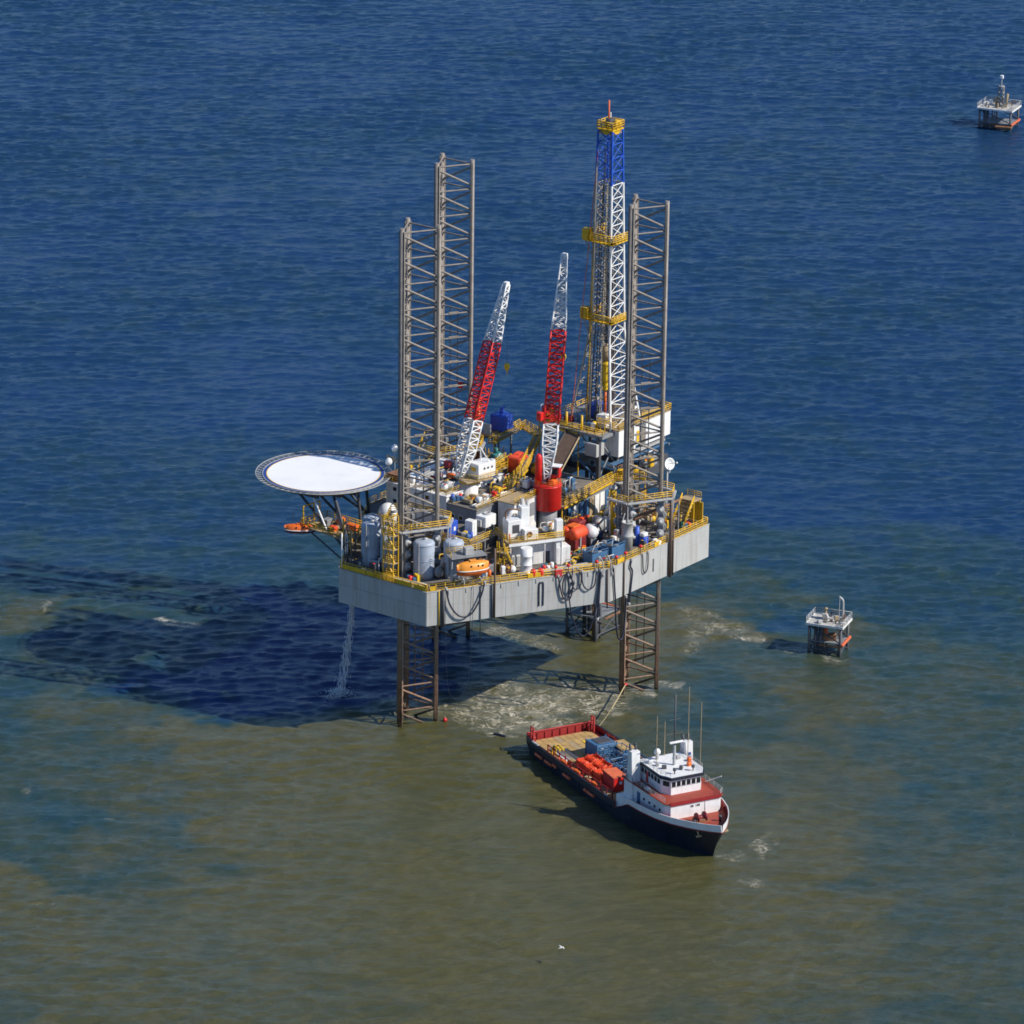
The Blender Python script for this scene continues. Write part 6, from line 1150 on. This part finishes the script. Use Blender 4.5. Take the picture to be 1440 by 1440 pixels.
# ---------------------------------------------------------------- cargo on the vessel
def cargo(name, lab, cat, s, y, rz=0, z=2.13, group=None): return Thing(name, lab, cat, SHIP, (s, y, z), rz=R(rz), rel=True, group=group)
def basket(t, L, W, H, mat, seed, load='dark'):
    rnd = random.Random(seed); t.box('floor', (0, 0, .1), (L, W, .14), mat, 0, .02)
    for s_ in (-1, 1):
        for z in (.45, .95, 1.45):
            if z < H: t.bar('side_rail', (-L / 2, s_ * W / 2, z), (L / 2, s_ * W / 2, z), .07, mat, 4); t.bar('end_rail', (s_ * L / 2, -W / 2, z), (s_ * L / 2, W / 2, z), .07, mat, 4)
        t.bar('top_rail', (-L / 2, s_ * W / 2, H), (L / 2, s_ * W / 2, H), .09, mat, 4); t.bar('top_rail', (s_ * L / 2, -W / 2, H), (s_ * L / 2, W / 2, H), .09, mat, 4)
        for x in (-L / 2, -L / 6, L / 6, L / 2): t.bar('post', (x, s_ * W / 2, 0), (x, s_ * W / 2, H), .08, mat, 4)
    for k in range(4): t.box('load', (rnd.uniform(-.3, .3) * L, rnd.uniform(-.25, .25) * W, H * .35), (L * .3, W * .4, H * rnd.uniform(.4, .75)), load if k % 2 else mat, rnd.uniform(-.4, .4), .1)
t = cargo('shipping_container', 'large dark blue container, rearmost of the blue cargo on the ship', 'container', 9.8, 2.0, 4)
t.box('body', (0, 0, 1.25), (3.6, 4.0, 2.5), 'steelblue', 0, .06); t.box('roof_hatch', (-.2, .2, 2.54), (2.4, 2.8, .12), 'dark', 0, .03); t.box('door_panel', (1.82, 0, 1.3), (.08, 3.0, 1.7), 'steelblue', 0, .03); t.bar('door_bar', (1.9, -1.2, 1.9), (1.9, 1.2, 1.9), .08, 'galv')
for sy in (-1, 1):
    for sx in (-1, 1): t.bar('corner_post', (sx * 1.8, sy * 2.0, 0), (sx * 1.8, sy * 2.0, 2.7), .12, 'steelblue', 4)
t = cargo('crate', 'pale timber crate lid beside the far bulwark of the ship', 'crate', 11.6, 5.2, 0); t.box('body', (0, 0, .9), (4.2, 2.6, 1.8), 'steelblue', 0, .04); t.box('lid', (0, 0, 1.88), (4.3, 2.7, .12), 'wood', 0, .02); t.box('batten', (0, 0, 1.97), (.2, 2.6, .06), 'tan', 0, .01)
BK = [('blue cargo basket behind the large container on the ship', 14.6, 3.4, 4.6, 2.6, 2.6), ('blue cargo basket nearest the ship funnel', 19.4, 3.6, 4.4, 2.8, 2.6), ('blue cargo basket in the middle of the ship deck', 15.2, .9, 4.2, 2.3, 2.3), ('blue cargo basket between funnel and red container', 20.0, .8, 4.6, 2.5, 2.4), ('low blue rack beside the red container', 25.4, 1.4, 4.8, 2.4, 1.5), ('blue basket under the ship house wall on the far side', 25.2, 4.4, 4.6, 2.6, 2.2)]
for i, (lab, s, y, L, W, H) in enumerate(BK): basket(cargo('cargo_basket', lab, 'cargo basket', s, y, (2, -3, 1, 3, -2, 2)[i], group='blue baskets on the ship deck'), L, W, H, 'steelblue', 40 + i)
TB = [('flat red rack at the near rail beside the pale pipes', 11.6, -6.4), ('flat red rack at the near rail beside the orange baskets', 16.4, -6.4), ('flat red rack at the near rail beside the red container', 22.4, -6.3)]
for lab, s, y in TB:
    t = cargo('side_rack', lab, 'rack', s, y, 0, group='red racks along the ship rail'); t.box('tray', (0, 0, .5), (3.6, .8, .2), 'cred', 0, .03); t.box('load', (.4, 0, .9), (1.6, .6, .6), 'orange', 0, .1); t.box('load', (-1.1, 0, .8), (1.0, .6, .5), 'fender', 0, .1)
    for x in (-1.7, 0, 1.7): t.bar('post', (x, -.4, 0), (x, -.4, 1.5), .09, 'bulwark', 4)
OB = [('orange basket nearest the near rail, rear row', 14.4, -3.6), ('orange basket, rear row, towards the blue baskets', 13.8, -1.4), ('orange basket nearest the near rail, front row', 17.4, -3.7), ('orange basket, front row, towards the blue baskets', 17.0, -1.5), ('lone orange basket behind the grey sacks', 20.0, -3.4)]
for i, (lab, s, y) in enumerate(OB):
    t = cargo('orange_basket', lab, 'cargo basket', s, y, (3, -2, -3, 4, 2)[i], group='orange baskets on the ship deck')
    for s_ in (-1, 1): t.box('side', (0, s_ * 1.0, .85), (2.6, .08, 1.5), 'tarp', 0, .02); t.box('end', (s_ * 1.3, 0, .85), (.08, 2.0, 1.5), 'tarp', 0, .02); t.box('lifting_eye', (s_ * 1.1, .8, 1.75), (.2, .1, .4), 'tarp', 0, .03); t.box('lifting_eye', (s_ * 1.1, -.8, 1.75), (.2, .1, .4), 'tarp', 0, .03)
    t.box('floor', (0, 0, .15), (2.6, 2.0, .2), 'tarp', 0, .02); t.box('load', (-.3, .1, .9), (1.4, 1.2, .9), 'tarp', R(15), .2); t.box('load', (.7, -.3, .8), (.8, .8, .8), 'orange', R(-20), .15)
t = cargo('red_container', 'red closed container before the ship house on the near side', 'container', 23.6, -2.9, -3)
t.box('body', (0, 0, 1.3), (4.2, 2.5, 2.6), 'cred', 0, .06); t.box('roof', (0, 0, 2.63), (4.3, 2.6, .08), 'fender', 0, .02); t.box('end_door', (2.12, 0, 1.3), (.06, 2.2, 2.2), 'red', 0, .02)
for k in range(6): t.box('rib', (-1.8 + .72 * k, -1.27, 1.3), (.12, .08, 2.3), 'cred', 0, .02)
t.box('white_plate', (2.17, .1, 1.6), (.04, .45, .5), 'cwhite', 0, .01)
t = cargo('sack_pile', 'pile of grey sacks between orange baskets and red container', 'sacks', 20.6, -1.0); 
for k in range(7): t.mb('sack', MB().lathe(((k % 3) * .9 - .9, (k // 3) * .8 - .8, .0 + (.4 if k == 4 else 0)), [(0, 0), (.5, .1), (.6, .4), (.45, .8), (0, .95)], 9), ('hull', 'galv', 'white')[k % 3])
t = cargo('pallet', 'small timber pallet stack at the ship house corner', 'pallet', 28.4, -3.4, 8)
for k in range(4): t.box('board', (0, 0, .1 + k * .24), (2.0 - .06 * k, 1.6, .16), 'wood', R(3 * k), .01)
for i in range(5): 
    t = cargo('casing_pipe', ['outermost long pale pipe along the near rail of the ship', 'second pale pipe from the near rail of the ship', 'third pale pipe from the near rail of the ship', 'fourth pipe from the near rail, grey', 'innermost long pipe beside the dark deck mat'][i], 'pipe', 8.6, -4.9 + .34 * i, 0, group='long pipes on the ship deck'); t.cyl('tube', (-4.6, 0, .16), (4.6, 0, .16), .14, ('cwhite', 'cwhite', 'galv', 'galv', 'tan')[i], 8); t.cyl('end_cap', (4.6, 0, .16), (4.85, 0, .16), .16, 'red' if i % 2 else 'yellow', 8)
t = cargo('yellow_ladder', 'bright yellow curved gangway frame at the near rail of the ship', 'gangway', 8.2, -5.5, 0)
for y in (-.35, .35): t.mb('stringer', MB().path(spline([(-1.6, y, .2), (-1.3, y, 1.6), (-.3, y, 2.2), (1.4, y, 2.0)], 5), .15, 6), 'gold')
for k in range(4): t.bar('rung', (-1.2 + .7 * k, -.35, 1.7 + .1 * k), (-1.2 + .7 * k, .35, 1.7 + .1 * k), .07, 'gold')
t = cargo('tan_bundle', 'tan timber bundle at the near rail behind the orange baskets', 'timber', 12.2, -4.9, 0)
for k in range(3): t.box('timber', (0, -.35 + .35 * k, .5), (1.6, .3, .9), 'wood', 0, .03)
t = cargo('rope_heap', 'tan heap of rope at the near rail before the red container', 'rope', 19.2, -5.6, 0)
for k in range(4): t.mb('coil', MB().lathe((0, 0, .12 + k * .16), [(.5 + .1 * (k % 2), 0), (.75, .08), (.5, .16)], 14), 'rope')

# ---------------------------------------------------------------- mooring line, floats, gull
a = RIG @ Vector((8.3, -22.0, 2.0)); b = SHIP @ Vector((.4, 6.7, 3.2)); m = a.lerp(b, .55)
t = Thing('mooring_hawser', 'tan mooring hawser from the right leg to the ship stern', 'rope', WORLD, tuple(a))
t.mb('thick_end', MB().path(spline([a, a.lerp(m, .5) + Vector((0, 0, -.25)), m + Vector((0, 0, -.4))], 5), .12, 7), 'rope')
t.mb('thin_end', MB().path(spline([m + Vector((0, 0, -.4)), m.lerp(b, .5) + Vector((0, 0, -.3)), b], 5), .05, 6), 'rope'); t.mb('shackle', MB().lathe(tuple(a), [(.25, -.2), (.35, 0), (.25, .2)], 8), 'red')
t = Thing('floating_hose', 'dark length of hose floating by the foam at the ship stern', 'hose', WORLD, (.6, -27.0, 0))
t.mb('hose', MB().path(spline([(-.6, -26.2, .1), (.2, -26.6, .18), (.9, -27.1, .15), (1.5, -27.4, .1)], 4), .26, 7), 'hose')
t = Thing('float_buoy', 'small red float beside the foot of the bow leg', 'buoy', WORLD, (-9.2, -20.2, 0)); t.mb('float', MB().lathe((-9.2, -20.2, -.15), [(0, 0), (.3, .1), (.4, .4), (.3, .7), (0, .8)], 12), 'red'); t.bar('eye', (-9.2, -20.2, .6), (-9.2, -20.2, .95), .06, 'galv')
def gull(lab, c, rz, s):
    t = Thing('seagull', lab, 'bird', WORLD, c, rz=rz, rel=True)
    t.mb('body', MB().lathe((0, 0, 0), [(0, -.42), (.05, -.38), (.11, -.15), (.12, .05), (.08, .25), (.06, .32), (.07, .38), (.03, .46), (0, .5)], 10, axis=(1, 0, .05)), 'skin')
    for sd_ in (-1, 1):
        prof = [(0, .16, 0), (.30, .17, .16), (.55, .13, .20), (.85, .05, .08)]; v = []; f = []
        for u, w, z in prof:
            for dx, dz in ((w, 0), (0, .025), (-w, 0), (0, -.02)): v.append((dx + .05 - u * .12, sd_ * (u + .06), z + dz))
        for i in range(3):
            for j in range(4): f.append((i * 4 + j, i * 4 + (j + 1) % 4, i * 4 + 4 + (j + 1) % 4, i * 4 + 4 + j))
        f += [(0, 1, 2, 3), (12, 13, 14, 15)]
        t.mb('wing', MB().add(v, f, True), 'skin')
    t.mb('tail', MB().add([(-.36, -.05, 0), (-.36, .05, 0), (-.62, .13, .01), (-.62, -.13, .01), (-.36, 0, .03), (-.62, 0, .03)], [(0, 1, 2, 3), (0, 3, 5, 4), (4, 5, 2, 1), (0, 4, 1), (3, 2, 5)]), 'skin'); t.mb('beak', MB().tube((.46, 0, .03), (.58, 0, .01), .025, 6, .008), 'gold')
    t.o.scale = (s, s, s)
gull('white seagull gliding low over the brown water at the bottom', (10.6, -122.0, 3.0), R(35), 0.85)
